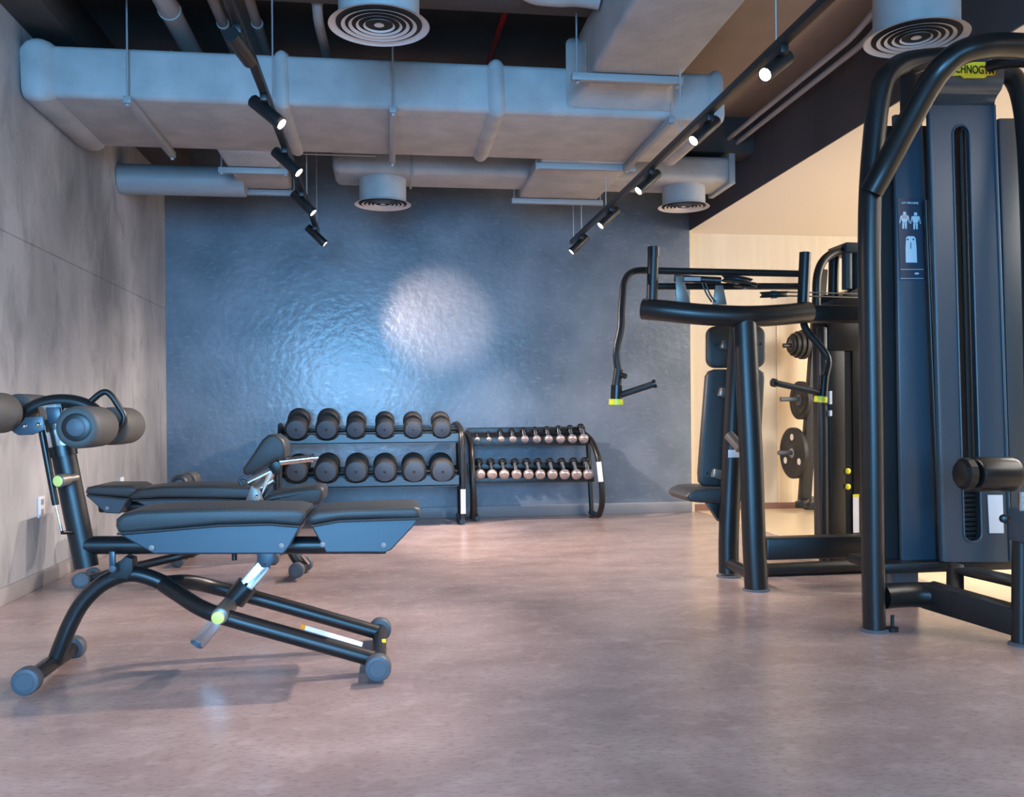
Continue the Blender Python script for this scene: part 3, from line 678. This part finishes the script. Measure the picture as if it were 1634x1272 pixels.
for px in (447, 738):
    x = P(px, 838, 7.93).x
    B().tube(smooth_path([(x - .04, 8.38, .86), (x - .02, 8.2, .875), (x, 8.02, .82), (x, 7.95, .72), (x, 7.93, .5), (x, 7.93, .2), (x, 7.93, .03)], 6), .026, 16, up=(1, 0, 0)).done('end_frame', 'black', r1)
    B().tube([(x, 8.36, .87), (x + .02, 8.38, .03)], .026, 14).done('rear_leg', 'black', r1)
    B().prism([(x - .006, 7.96, .25), (x - .006, 8.3, .3), (x - .006, 8.34, .85), (x - .006, 8.0, .8)], (.012, 0, 0), .003).done('end_plate', 'black', r1)
    B().tube([(x, 7.90, .028), (x, 8.42, .028)], .026, 14).done('floor_bar', 'black', r1)
q0, q1 = P(739, 781, 7.9), P(739, 820, 7.9); B().box((q0.x - .022, 7.9, q1.z), (q0.x + .022, 7.903, q0.z)).done('weight_label', 'white', r1)
q0 = P(470, 815, 8.05); 
B().box((P(447, 800, 8.2).x, 8.28, .42), (P(735, 800, 8.2).x, 8.3, .50), .004).done('cross_brace', 'black', r1)

r2 = thing('chrome_dumbbell_rack', 'two tier black rack of small chrome dumbbells, right of the large dumbbell rack', 'dumbbell rack', (1.3, 8.15, 0))
TX = [762, 780.5, 800, 819, 838, 857, 876, 895, 914, 932]; TR = [4, 4.2, 5.4, 5.7, 6.1, 6.4, 6.6, 6.9, 7.2, 7.8]
BX = [766.5, 785.6, 805, 824.8, 843.9, 862.7, 882.3, 901.6, 920.7, 939.3]; BR = [8, 8, 8, 8, 8.1, 8.1, 8.2, 8.3, 8.4, 8.5]
def light(px, py, rpx, Y, lab, src=[None]):
    c = P(px, py, Y); r = rpx / FOC * Y; d = dirv(38)
    if src[0] is None:
        R = .042
        t = thing('chrome_dumbbell', lab, 'dumbbell', c, 'small dumbbells on the right rack')
        B().lathe(c, d, [(0, 0), (0, R * .82), (.004, R * .95), (.010, R), (.038, R), (.044, R * .9), (.048, R * .5)], 26).done('front_head', 'chromeh', t)
        B().lathe(c + d * .160, d, [(0, R * .5), (.004, R * .7), (.010, R * .84), (.034, R * .84), (.040, R * .7), (.042, R * .5), (.042, 0)], 26).done('rear_head', 'blackg', t)
        B().lathe(c + d * .045, d, [(0, .020), (.02, .017), (.055, .022), (.09, .017), (.117, .020)], 18).done('handle', 'chrome', t)
        src[0] = t
    else:
        t = copy_tree(src[0]); t['label'] = lab; t.location = c
    t.scale = (r / .042,) * 3
    return c, r
ord10 = ['leftmost', 'second from left', 'third from left', 'fourth from left', 'fifth from left', 'fifth from right', 'fourth from right', 'third from right', 'second from right', 'rightmost']
YLT, YLB = 8.15, 8.02
lt = [light(x, 703, r, YLT, 'small chrome dumbbell, %s in the top row of the right rack' % ord10[i]) for i, (x, r) in enumerate(zip(TX, TR))]
lb = [light(x, 760, r, YLB, 'small chrome dumbbell, %s in the bottom row of the right rack' % ord10[i]) for i, (x, r) in enumerate(zip(BX, BR))]
for info, Y, h0, h1 in ((lt, YLT, 697, 711), (lb, YLB, 762, 770)):
    za, zb = P(850, h0, Y).z, P(850, h1, Y).z; xa = P(748, 700, Y).x; xb = P(942 if Y == YLT else 950, 700, Y).x
    B().box((xa, Y + .05, zb), (xb, Y + .062, za), .002).done('shelf_front', 'black', r2)
    d = dirv(38); o_ = V((0, Y + .05, zb)); q = o_ + d * .2
    B().prism([(xa, o_.y, o_.z), (xb, o_.y, o_.z), (xb, q.y, q.z), (xa, q.y, q.z)], (0, 0, -.008)).done('shelf_pan', 'black', r2)
    B().box((xa, Y + .2, zb + .10), (xb, Y + .212, zb + .165), .002).done('shelf_rear', 'black', r2)
def endframe(pts, lab=None): B().tube(smooth_path(pts, 6), .027, 16).done('end_frame', 'black', r2)
endframe([P(930, 691, 8.38), P(941, 700, 8.22), P(949, 714, 8.1), P(955, 733, 8.02), P(959, 763, 7.98), P(961, 790, 7.99), P(960, 808, 8.04), P(956, 822, 8.12)])
endframe([P(745, 691, 8.38), P(749, 700, 8.22), P(752, 714, 8.1), P(753, 733, 8.02), P(754, 763, 7.98), P(755, 790, 7.99), P(755, 808, 8.04), P(754, 826, 8.12)])
for px in (752, 938):
    a = P(px, 700, 8.38); B().tube([(a.x, 8.38, a.z), (a.x + .03, 8.38, .03)], .022, 12).done('rear_leg', 'black', r2)
    B().tube([(a.x + .03, 8.12, .028), (a.x + .03, 8.42, .028)], .024, 12).done('floor_bar', 'black', r2)
b = B(); b.bar(P(955.5, 737, 7.975), P(959, 769, 7.945), .045, .004, up=(0, 1, 0)); b.done('weight_label', 'white', r2)

# ================================================================ ARM MACHINE (right of centre)
am = thing('arm_press_machine', 'black chest and arm training machine with two swinging arms, right of the dumbbell racks', 'gym machine', (1.95, 4.86, 0))
def otube(pts, a, b, name, m='black', t=am, up=(0, 1, 0), seg=24):
    B().tube(pts, 0, seg, up=up, ell=(a, b)).done(name, m, t)
otube(smooth_path([P(1207, 938, 4.66), P(1203, 860, 4.66), P(1199, 740, 4.68), P(1193, 610, 4.70), P(1188, 500, 4.72)], 5), .064, .05, 'front_upright')
otube(smooth_path([P(1163, 914, 5.08), P(1163, 850, 5.08), P(1168, 740, 5.08), P(1174, 620, 5.06), P(1182, 508, 5.0)], 5), .060, .045, 'rear_upright')
for (px, py, Y) in ((1207, 941, 4.66), (1163, 919, 5.08)):
    c = P(px, py, Y); B().lathe((c.x, Y, 0), (0, 0, 1), [(0, .072), (.006, .072), (.010, .066)], 28).done('foot_pad', 'capb', am)
B().tube([(P(1163, 905, 5.08).x, 5.08, .075), (P(1207, 930, 4.66).x, 4.66, .075)], .035, 18).done('base_cross_tube', 'black', am)
bm_ = smooth_path([P(1026, 493, 4.86), P(1060, 496, 4.80), P(1120, 502, 4.74), P(1187, 505, 4.72), P(1240, 503, 4.76), P(1290, 498, 4.82)], 6)
otube(bm_, .058, .058, 'top_beam', up=(0, 0, 1))
B().box((P(1262, 500, 4.85).x, 4.80, P(1300, 514, 4.85).z), (P(1425, 500, 4.85).x, 4.92, P(1300, 488, 4.85).z), .012).done('rear_beam', 'black', am)
c0 = P(1042, 480, 4.84)
B().tube([P(1040, 485, 4.84), P(1043, 396, 4.84)], .031, 20).done('arm_pivot', 'black', am)
B().tube([P(1043, 411, 4.84), P(1043, 394, 4.84)], .033, 20).done('pivot_cap', 'blackg', am)
B().tube([P(1281, 490, 4.84), P(1285, 403, 4.84)], .032, 20).done('arm_pivot', 'black', am)
la = fillet([P(1277, 437, 4.92), P(1045, 432, 4.92), P(1010, 431, 4.86), P(996, 446, 4.80), P(991, 500, 4.74), P(992, 522, 4.72), P(983, 558, 4.70), P(984, 575, 4.69), P(987, 596, 4.68)], .06, 6)
B().tube(la, .0195, 16).done('swing_arm', 'black', am)
B().tube([P(1045, 457, 4.98), P(1283, 457, 4.98)], .019, 14).done('link_bar', 'black', am)
B().tube([P(987, 590, 4.68), P(983, 618, 4.67)], .025, 16).done('handle_joint', 'black', am)
hh = B().tube([P(984, 615, 4.67), P(983, 638, 4.67)], .030, 16).done('handle_hub', 'blackg', am)
B().tube([P(983, 637, 4.67), P(983, 646, 4.67)], .038, 22).done('end_cap', 'yellow', hh)
hg = B().tube([P(988, 631, 4.67), P(1043, 613, 4.60)], .017, 16).done('hand_grip', 'rubber', am)
B().tube([P(1042, 613.3, 4.60), P(1047, 611.7, 4.595)], .023, 16).done('grip_end', 'blackg', hg)
B().tube([P(990, 598, 4.66), P(999, 601, 4.64)], .014, 12).done('lever_knob', 'black', am)
ra_ = fillet([P(1281, 505, 4.90), P(1284, 526, 4.88), P(1312, 556, 4.82), P(1323, 574, 4.80), P(1318, 596, 4.79), P(1314, 612, 4.78)], .06, 6)
B().tube(ra_, .0205, 16).done('swing_arm', 'black', am)
hh = B().tube([P(1315, 600, 4.78), P(1312, 634, 4.77)], .027, 16).done('handle_hub', 'blackg', am)
B().tube([P(1310, 633, 4.77), P(1309, 642, 4.77)], .036, 22).done('end_cap', 'yellow', hh)
hg = B().tube([P(1308, 627, 4.77), P(1236, 611, 4.70)], .017, 16).done('hand_grip', 'rubber', am)
B().tube([P(1237, 611.2, 4.70), P(1233, 610.4, 4.695)], .024, 16).done('grip_end', 'blackg', hg)
# pulleys and cables on top
def pulley(c, r, tiltx, nm='pulley'):
    d = V((math.sin(math.radians(tiltx)), -.10, math.cos(math.radians(tiltx))))
    B().lathe(c, d, [(-.016, r * .3), (-.016, r * .95), (-.012, r), (-.003, r * .86), (.003, r * .86), (.012, r), (.016, r * .95), (.016, r * .3)], 30).done(nm, 'rubber', am)
    B().lathe(c, d, [(-.022, .018), (.022, .018)], 14).done('pulley_hub', 'knobbr', am)
pulley(P(1176, 447, 4.8), .085, 8); pulley(P(1190, 455, 4.86), .07, 8); pulley(P(1235, 470, 4.8), .078, -2)
for a, b_ in (((1082, 440), (1098, 478)), ((1146, 455), (1156, 480))):
    B().prism(offset([(a[0] - 4, a[1]), (a[0] + 8, a[1]), (b_[0] + 4, b_[1] + 6), (b_[0] - 18, b_[1] + 6)], 4.80), (0, .012, 0), .002).done('pulley_bracket', 'knobbr', am)
B().box((P(1092, 445, 4.78).x, 4.78, P(1092, 448, 4.78).z), (P(1118, 445, 4.78).x, 4.79, P(1092, 442, 4.78).z)).done('adjuster_scale', 'strut', am)
B().tube([P(1076, 444, 4.84), P(1150, 448, 4.80)], .020, 12).done('adjuster_arm', 'black', am)
for pts in ([(1120, 452), (1128, 470), (1136, 482)], [(1126, 452), (1133, 470), (1142, 482)]): B().tube(smooth_path(offset(pts, 4.78), 4), .005, 8).done('cable', 'track', am)
for dy in (0, 6): B().tube([P(1240, 466 + dy, 4.82), P(1300, 467 + dy, 4.95), P(1400, 470 + dy, 5.2)], .004, 8).done('cable', 'track', am)
# seat and backrest
def padp(poly, Y, th, name, bev=.015): B().prism(offset(poly, Y), (0, th, 0), bev, 3).done(name, 'pad', am, ang=50)
padp(rrect(1176, 553.5, 92, 67, 14), 5.28, .06, 'head_pad')
padp([(1134, 592), (1142, 589), (1212, 589), (1220, 594), (1221, 604), (1212, 770), (1205, 776), (1124, 776), (1118, 770), (1117, 755), (1121, 700), (1129, 600)], 5.24, .065, 'back_pad')
B().prism(offset([(1096, 793), (1101, 786), (1112, 781), (1130, 779), (1200, 780), (1206, 790), (1200, 801), (1120, 803), (1103, 801)], 5.1), (0, .38, 0), .02, 4).done('seat', 'pad', am, ang=60)
B().prism(offset([(1128, 803), (1165, 803), (1165, 835), (1148, 833)], 5.14), (0, .05, 0), .004).done('seat_gusset', 'black', am)
B().bar(P(1170, 530, 5.21), P(1160, 780, 5.21), .05, .03, .004, up=(0, 1, 0)).done('back_spine', 'black', am)
for q, yy in (((1160, 551), 5.27), ((1157, 627), 5.22), ((1146, 757), 5.22)):
    c = P(*q, yy - .04); B().box(c - V((.028, .0, .028)), c + V((.028, .05, .028)), .008, rot=Matrix.Rotation(.3, 3, 'Y')).done('pad_knob', 'knobbr', am)
for q, yy in (((1142, 551), 5.28), ((1214, 549), 5.28), ((1139, 625), 5.24), ((1129, 755), 5.24)): bolt(am, P(*q, yy), .007, 'black')
B().tube([P(1163, 694, 5.02), P(1182, 716, 4.95)], .030, 18).done('seat_slide', 'knobbr', am)
q = P(1171, 724, 5.02); B().box(q - V((.034, .002, .022)), q + V((.034, .002, .022)), .001).done('seat_label', 'white', am)
# lower beams and tower
B().box((P(1218, 870, 4.75).x, 4.70, P(1300, 890, 4.75).z), (P(1425, 870, 4.75).x, 4.80, P(1300, 855, 4.75).z), .012).done('lower_beam', 'black', am)
B().tube([P(1222, 910, 5.05), P(1440, 900, 5.05)], .04, 18).done('floor_tube', 'black', am)
TY = 5.3
def col(x0, x1, y0, y1, Y, dep, name, m, bev=.006): B().box((P(x0, 700, Y).x, Y, P(1340, y1, Y).z), (P(x1, 700, Y).x, Y + dep, P(1340, y0, Y).z), bev).done(name, m, am)
zt = 0.02
def colf(x0, x1, ytop, Y, dep, name, m, bev=.006, zb=.02): B().box((P(x0, 700, Y).x, Y, zb), (P(x1, 700, Y).x, Y + dep, P(1340, ytop, Y).z), bev).done(name, m, am)
colf(1310, 1323, 520, TY - .02, .06, 'tower_post', 'black', .02)
colf(1324, 1349, 500, TY, .02, 'tower_panel', 'black'); colf(1361, 1425, 500, TY, .02, 'tower_panel', 'black')
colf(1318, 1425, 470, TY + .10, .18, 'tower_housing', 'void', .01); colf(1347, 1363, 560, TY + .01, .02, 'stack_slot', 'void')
col(1324, 1425, 500, 560, TY - .005, .02, 'tower_header', 'black')
for py in (752, 777): B().lathe(P(1354, py, TY - .012), (0, 1, 0), [(0, .012), (.004, .018), (.03, .018)], 18).done('selector_pin', 'yellow', am)
q0, q1 = P(1361, 793, TY - .002), P(1371, 850, TY - .002); B().box((q0.x, TY - .003, q1.z), (q1.x, TY, q0.z)).done('weight_label', 'white', am)
q0, q1 = P(1361, 789, TY - .003), P(1371, 793, TY - .003); B().box((q0.x, TY - .003, q1.z), (q1.x, TY, q0.z)).done('weight_mark', 'yellow', am)
for (ya, yb) in ((624, 645), (655, 664)):
    q0, q1 = P(1324, ya, TY - .03), P(1328, yb, TY - .03); B().box((q0.x, TY - .03, q1.z), (q1.x, TY, q0.z)).done('guide_sticker', 'white', am)
B().tube(fillet([P(1303, 500, TY - .05), P(1303, 430, TY - .05), P(1325, 402, TY), P(1425, 385, TY + .1)], .12, 7), .026, 16).done('tower_arch', 'black', am)
B().tube(fillet([P(1329, 500, TY + .12), P(1331, 400, TY + .12)], .1, 7), .032, 14).done('tower_strut', 'black', am)
B().tube([P(1352, 462, TY + .02), P(1352, 404, TY + .02)], .033, 20).tube([P(1372, 462, TY + .02), P(1372, 400, TY + .02)], .05, 20).done('stack_shroud', 'panel', am)
B().box((P(1345, 400, TY).x, TY - .04, P(1350, 404, TY).z), (P(1425, 400, TY).x, TY + .2, P(1350, 388, TY).z), .01).done('tower_cap', 'panel', am)
B().prism(offset([(1335, 478), (1370, 458), (1425, 452), (1425, 485), (1335, 488)], TY - .06), (0, .25, 0), .005).done('tower_bracket', 'black', am)

# ================================================================ PLATE TREE in the side room
YP = 8.3
pt = thing('weight_plate_tree', 'dark weight plate storage post standing in the bright side room', 'plate rack', P(1290, 812, YP))
B().bar(P(1283, 806, YP), P(1310, 430, YP), .11, .08, .01, up=(0, 1, 0)).done('post', 'black', pt)
B().bar(P(1276, 806, YP - .2), P(1292, 797, YP + .15), .09, .07, .012).done('base_foot', 'black', pt)
B().bar(P(1283, 806, YP), P(1440, 806, YP), .08, .09, .012).done('base_bar', 'black', pt)
for (py, xx) in ((552, 1302), (637, 1296), (722, 1288)):
    a = P(xx, py, YP - .02); L = {552: .34, 637: .33, 722: .30}[py]; B().tube([a, a + V((-L, -.02, 0))], .022, 14).done('storage_peg', 'capb' if py != 552 else 'black', pt)
def plate(px, py, rpx, Y, th, lab, holes=False):
    c = P(px, py, Y); r = rpx / FOC * 8.9; d = V((-1, -.06, 0)).normalized()
    t = thing('weight_plate', lab, 'weight plate', c, 'weight plates on the storage post')
    B().lathe(c, d, [(0, .028), (0, r * .92), (.004, r), (th - .004, r), (th, r * .92), (th - .003, r * .84), (th - .008, r * .80), (th - .008, r * .34), (th, r * .30), (th, .028)], 40).done('disc', 'rubber', t)
    B().lathe(c + d * (th - .004), d, [(0, .05), (.006, .045), (.006, .028)], 24).done('hub_ring', 'strut' if holes else 'capb', t)
    if holes:
        for k in range(3):
            a = math.radians(90 + 120 * k); s, u = frame_for(d, V((0, 0, 1))); e = c + d * (th - .006) + (s * math.cos(a) + u * math.sin(a)) * r * .62
            B().lathe(e, d, [(0, r * .13), (.003, r * .13)], 20).done('grip_hole', 'cream', t, label='grip hole through which the bright wall shows')
for k, (dx, r) in enumerate(((0, 23), (-7, 21), (-13, 18), (-17, 14))):
    plate(1284 + dx, 550, r, YP - .02, .04, ('largest', 'second', 'third', 'smallest')[k] + ' dark plate of the stack on the top peg of the storage post')
plate(1281, 639, 30, YP - .02, .045, 'dark plate on the middle peg of the storage post')
plate(1277, 637, 24, YP - .02, .02, 'thin smaller plate in front on the middle peg of the storage post')
plate(1270, 723, 40, YP - .02, .045, 'largest dark plate with grip holes on the lowest peg of the storage post', True)

# ================================================================ LAT MACHINE, right edge
lm = thing('lat_pulldown_machine', 'tall black lat pulldown machine with a yellow maker plate, at the right edge', 'gym machine', (2.4, 3.8, 0))
def lt_(pts, a, b, name, m='black', up=(0, 1, 0), n=5): B().tube(smooth_path(pts, n), 0, 26, up=up, ell=(a, b)).done(name, m, lm)
y1 = 3.70
lt_([P(1395, 1003, y1), P(1393, 900, y1), P(1391, 700, y1), P(1388, 500, y1), P(1387, 400, y1), P(1389, 300, y1), P(1396, 210, y1 - .0), P(1402, 160, y1), P(1412, 125, y1), P(1432, 106, y1 + .02), P(1462, 97, y1 + .04), P(1520, 92, y1 + .06)], .047, .05, 'left_upright')
c = P(1395, 1006, y1); B().lathe((c.x, y1, 0), (0, 0, 1), [(0, .060), (.008, .060), (.012, .055)], 30).done('foot_pad', 'capb', lm)
lt_([P(1391, 306, y1 - .05), P(1415, 262, y1 - .10), P(1445, 205, y1 - .18), P(1477, 146, y1 - .26), P(1500, 112, y1 - .31), P(1528, 87, y1 - .34), P(1562, 76, y1 - .36), P(1610, 73, y1 - .36), P(1720, 80, y1 - .36)], .050, .050, 'front_hoop', 'blackg')
B().tube(fillet([P(1578, 106, 3.78), P(1600, 99, 3.72), P(1720, 96, 3.55)], .1, 6), .026, 18).done('cable_arm', 'blackg', lm)
# right upright mirrored, mostly out of frame
xr = 2 * P(1542, 500, 3.95).x - P(1391, 700, y1).x
B().tube(fillet([P(1590, 112, 3.9), P(1622, 122, 3.88), P(1638, 190, 3.85), P(1645, 330, 3.8), P(1660, 1000, 3.75)], .18, 8), .045, 22).done('right_upright', 'black', lm)
# shrouds
YS = 3.95
def panel(x0, x1, x2, x3, yt, yb, Y, dep, name, m='panel', bev=.008): B().prism(offset([(x0, yt), (x1, yt), (x3, yb), (x2, yb)], Y), (0, dep, 0), bev).done(name, m, lm)
# centre shroud with a real slot: two flanks, head and sill
def flank(poly, name): B().prism(offset(poly, YS), (0, .03, 0)).done(name, 'panel', lm)
sl, sr = 1520, 1547
arc = [(1533.5 + 13.5 * math.cos(a), 213 + 13.5 * -math.sin(a)) for a in [math.pi * k / 10 for k in range(11)]]
arcb = [(1552 + 14 * math.cos(a), 852 + 13 * math.sin(a)) for a in [math.pi * k / 10 for k in range(11)]]
b = B(); 
outer_l = [(1483, 168), (1488, 500), (1505, 890)]; outer_r = [(1585, 168), (1595, 500), (1610, 890)]
left = [(1483, 168)] + [(1533.5, 168)] + [p for p in arc if p[0] <= 1533.6] + [p for p in arcb[::-1] if p[0] <= 1552.1] + [(1552, 897), (1505, 897), (1494, 500)]
right = [(1533.5, 168), (1585, 168), (1598, 500), (1612, 897), (1552, 897)] + [p for p in arcb[::-1] if p[0] >= 1551.9][::-1][::1][::-1][::-1]
left_poly = [(1483, 168), (1533.5, 168)] + [p for p in arc[5:]] + [p for p in arcb[5:][::-1]] + [(1552, 897), (1506, 897), (1494, 500)]
right_poly = [(1533.5, 168), (1586, 168), (1598, 500), (1612, 897), (1552, 897)] + arcb[:6][::-1] + arc[:6]
B().prism(offset(left_poly, YS), (0, .03, 0)).prism(offset(right_poly, YS), (0, .03, 0)).done('centre_shroud', 'panel', lm, ang=30)
rim = offset(arc + arcb[::-1][::-1][::1][::-1] + [arc[0]], YS - .002)
rim_pts = [P(*p, YS - .001) for p in (arc + arcb[::-1] + [arc[0]])]
B().tube(rim_pts, .005, 8).done('slot_rim', 'panel', lm)
B().tube([P(1483, 168, YS - .0), P(1494, 500, YS), P(1506, 895, YS)], .010, 10).done('shroud_edge', 'panel', lm)
B().tube([P(1586, 168, YS - .0), P(1598, 500, YS), P(1612, 895, YS)], .008, 10).done('shroud_edge', 'panel', lm)
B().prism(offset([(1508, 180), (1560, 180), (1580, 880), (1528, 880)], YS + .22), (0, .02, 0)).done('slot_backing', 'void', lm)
for px in (1536, 1541): B().tube([P(px - 4, 190, YS + .10), P(px + 14, 870, YS + .10)], .009, 10).done('guide_rod', 'rubber', lm)
for k in range(12):
    z0 = P(1550, 862 - k * 7.6, YS + .06).z; xc = P(1546, 820, YS + .06).x
    B().box((xc - .075, YS + .05, z0), (xc + .06, YS + .17, z0 + .018), .003).done('weight_block', 'rubber', lm)
panel(1427, 1472, 1440, 1502, 182, 896, 4.04, .03, 'side_shroud'); panel(1594, 1660, 1616, 1690, 188, 896, 4.04, .03, 'side_shroud')
b = B(); b.tube([P(1477, 320, 4.0), P(1500, 893, 4.0)], .011, 10); b.done('trim_tube', 'black', lm)
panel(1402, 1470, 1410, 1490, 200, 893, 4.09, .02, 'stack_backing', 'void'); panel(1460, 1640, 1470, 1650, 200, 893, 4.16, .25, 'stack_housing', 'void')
# head bracket with the maker plate
hp = [(3.95, 168), (3.93, 160), (3.88, 152), (3.85, 143), (3.84, 130), (3.84, 112), (3.86, 95)]
b = B(); w0 = [(1482, 1587), (1482, 1588), (1485, 1592), (1490, 1598), (1496, 1602), (1498, 1603), (1500, 1604)]
fr = [[P(w0[i][j], hp[i][1], hp[i][0]) for j in (0, 1)] for i in range(7)]
vs = [[b.bm.verts.new(p) for p in row] for row in fr]; vb = [[b.bm.verts.new(p + V((0, .03, 0))) for p in row] for row in fr]
for i in range(6):
    b.bm.faces.new((vs[i][0], vs[i][1], vs[i + 1][1], vs[i + 1][0])); b.bm.faces.new((vb[i][1], vb[i][0], vb[i + 1][0], vb[i + 1][1]))
    b.bm.faces.new((vs[i][0], vs[i + 1][0], vb[i + 1][0], vb[i][0])); b.bm.faces.new((vs[i + 1][1], vs[i][1], vb[i][1], vb[i + 1][1]))
b.bm.faces.new((vs[0][0], vb[0][0], vb[0][1], vs[0][1])); b.bm.faces.new((vs[6][0], vs[6][1], vb[6][1], vb[6][0])); b.done('head_bracket', 'panel', lm, ang=60)
Yp = 3.83
mp_ = [(1504, 121), (1512, 107), (1522, 99), (1572, 99), (1574, 104), (1588, 106), (1588, 119), (1576, 120), (1572, 124), (1538, 124), (1534, 120)]
pl = B().prism(offset(mp_, Yp), (0, .008, 0)).done('maker_plate', 'yellow', lm)
c = P(1549, 111.5, Yp - .001); e = P(1587, 111.5, Yp - .001) - P(1511, 111.5, Yp - .001)
B().text_mesh('TECHNOGYM', .052, c, (1, 0, 0), (0, 0, 1), .001, width=e.length).done('maker_lettering', 'track', pl)
B().prism(offset([(1439, 118), (1462, 112), (1462, 190), (1440, 232)], 3.74), (0, .02, 0), .003).done('gusset_plate', 'black', lm)
B().prism(offset([(1448, 96), (1500, 80), (1500, 100), (1470, 112), (1448, 112)], 3.70), (0, .06, 0), .01).done('top_knuckle', 'black', lm)
# placard
Yq = 4.036
def pq(pts): return offset(pts, Yq)
pc = B().prism(pq([(1432, 316), (1472, 316), (1477, 447), (1437, 447)]), (0, .004, 0)).done('instruction_placard', 'slab', lm)
pc_parts = B(); Yi = Yq - .001
c = P(1452, 324, Yi); pc_parts.text_mesh('LAT MACHINE', .014, c, (1, 0, 0), (0, 0, 1), .0004, width=.085); pc_parts.done('heading', 'ink', pc)
def figure(cx, cy, m, nm, back=False):
    k = 1.0; b = B()
    shapes = [[(-2.2, -14), (2.2, -14), (2.6, -9), (-2.6, -9)], [(-6, -8), (6, -8), (5, -1), (3, 3), (-3, 3), (-5, -1)], [(-6.5, -7), (-5.2, -7), (-7, 4), (-8.4, 4)], [(6.5, -7), (5.2, -7), (7, 4), (8.4, 4)],
              [(-3.6, 3.5), (-.4, 3.5), (-1, 13), (-3.4, 13)], [(3.6, 3.5), (.4, 3.5), (1, 13), (3.4, 13)]]
    for s in shapes: b.prism(offset([(cx + x, cy + y) for x, y in s], Yi), (0, .0008, 0))
    b.done(nm, m, pc)
figure(1443.5, 352, 'ink', 'front_figure'); figure(1461, 353, 'ink', 'rear_figure')
B().prism(offset([(1439, 343), (1448, 343), (1447, 349), (1440, 349)], Yi - .0008), (0, .0008, 0)).done('muscle_mark', 'skin', pc)
b = B(); b.prism(offset([(1446, 379), (1449, 377), (1458, 377), (1461, 380), (1462.5, 395), (1463.5, 419), (1445.5, 419), (1445, 395)], Yi), (0, .0008, 0)); mach = b.done('machine_drawing', 'ink', pc)
for q in ((1448.5, 382), (1457.5, 382)): B().lathe(P(*q, Yi - .001), (0, 1, 0), [(0, .0045), (.001, .0045)], 10).done('drawing_mark', 'slab', pc)
B().prism(offset([(1453, 387), (1454, 387), (1454, 397), (1453, 397)], Yi - .001), (0, .001, 0)).done('drawing_mark', 'slab', pc)
b = B()
for y_ in (429.5, 444): b.prism(offset([(1437, y_), (1474, y_), (1474, y_ + .7), (1437, y_ + .7)], Yi), (0, .0006, 0))
b.prism(offset([(1459, 436.5), (1461, 435), (1465, 435), (1467, 436.5), (1465, 438), (1461, 438)], Yi), (0, .0006, 0)); b.done('small_marks', 'ink', pc)
# white scale strip
b = B(); b.prism(offset([(1576, 790), (1600, 790), (1602, 851), (1579, 851)], YS - .004), (0, .003, 0)); b.done('weight_label', 'white', lm)
# base
B().box((P(1408, 905, 3.98).x, 3.96, P(1500, 912, 3.98).z), (P(1640, 905, 3.98).x, 4.3, P(1500, 896, 3.98).z), .006).done('stack_base', 'black', lm)
lt_([P(1408, 952, y1 + .02), P(1430, 950, y1 + .03), P(1460, 949, y1 + .03), P(1500, 950, y1 + .0)], .055, .055, 'base_tube', 'blackg', up=(0, 0, 1))
B().bar(P(1478, 948, y1 + .03), P(1690, 1010, 3.28), .10, .112, .008).done('base_beam', 'black', lm)
B().bar(P(1524, 905, 3.9), P(1524, 965, 3.72), .06, .06, .005, up=(1, 0, 0)).done('base_riser', 'black', lm)
B().bar(P(1540, 910, 3.85), P(1650, 935, 3.45), .12, .03, .01).done('base_cover', 'black', lm)
B().box((P(1428, 918, 4.2).x, 4.2, .0), (P(1466, 918, 4.2).x, 4.4, P(1440, 905, 4.2).z), .006).done('rear_foot', 'capb', lm)
q = P(1424, 986, y1 - .02); B().lathe((q.x, y1 - .02, 0), (0, 0, 1), [(0, .024), (.018, .026), (.022, .008), (.07, .008)], 20).done('levelling_foot', 'rubber', lm)
xf = 2.533; B().tube([(P(1629, 830, 3.38).x, 3.38, P(1629, 830, 3.38).z), (xf, 3.38, .012)], .033, 22).done('seat_upright', 'black', lm)
B().lathe((xf, 3.38, 0), (0, 0, 1), [(0, .045), (.008, .045), (.012, .04)], 26).done('foot_pad', 'capb', lm)
# thigh roller
a, e = P(1553, 757, 3.30), P(1700, 757, 3.30); d = e - a; L = d.length
B().lathe(a, d, [(0, .03), (.0, .055), (.006, .066), (.02, .069), (.155, .069), (.172, .064), (.18, .05), (.18, .02)], 40).done('thigh_roller', 'blackg', lm)
h0 = P(1530, 756, 3.30)
B().lathe(h0, d, [(0, .0), (0, .030), (.004, .050), (.016, .063), (.045, .063), (.05, .03), (.1, .02)], 12).done('roller_knob', 'blackg', lm, ang=20)
B().tube([a, a + d * .9], .015, 12).done('roller_axle', 'black', lm)
q0, q1 = P(1648, 814, 3.25), P(1680, 870, 3.25)
B().box((q0.x, 3.25, q1.z), (q1.x, 3.40, q0.z), .012).done('roller_bracket', 'panel', lm)
B().lathe(P(1606, 829, 3.24), (.3, 1, 0), [(0, .008), (.004, .017), (.03, .017), (.05, .01)], 20).done('lock_pin', 'blackg', lm)
B().tube([P(1632, 815, 3.32), P(1632, 785, 3.32)], .016, 14).done('roller_stem', 'chrome', lm)
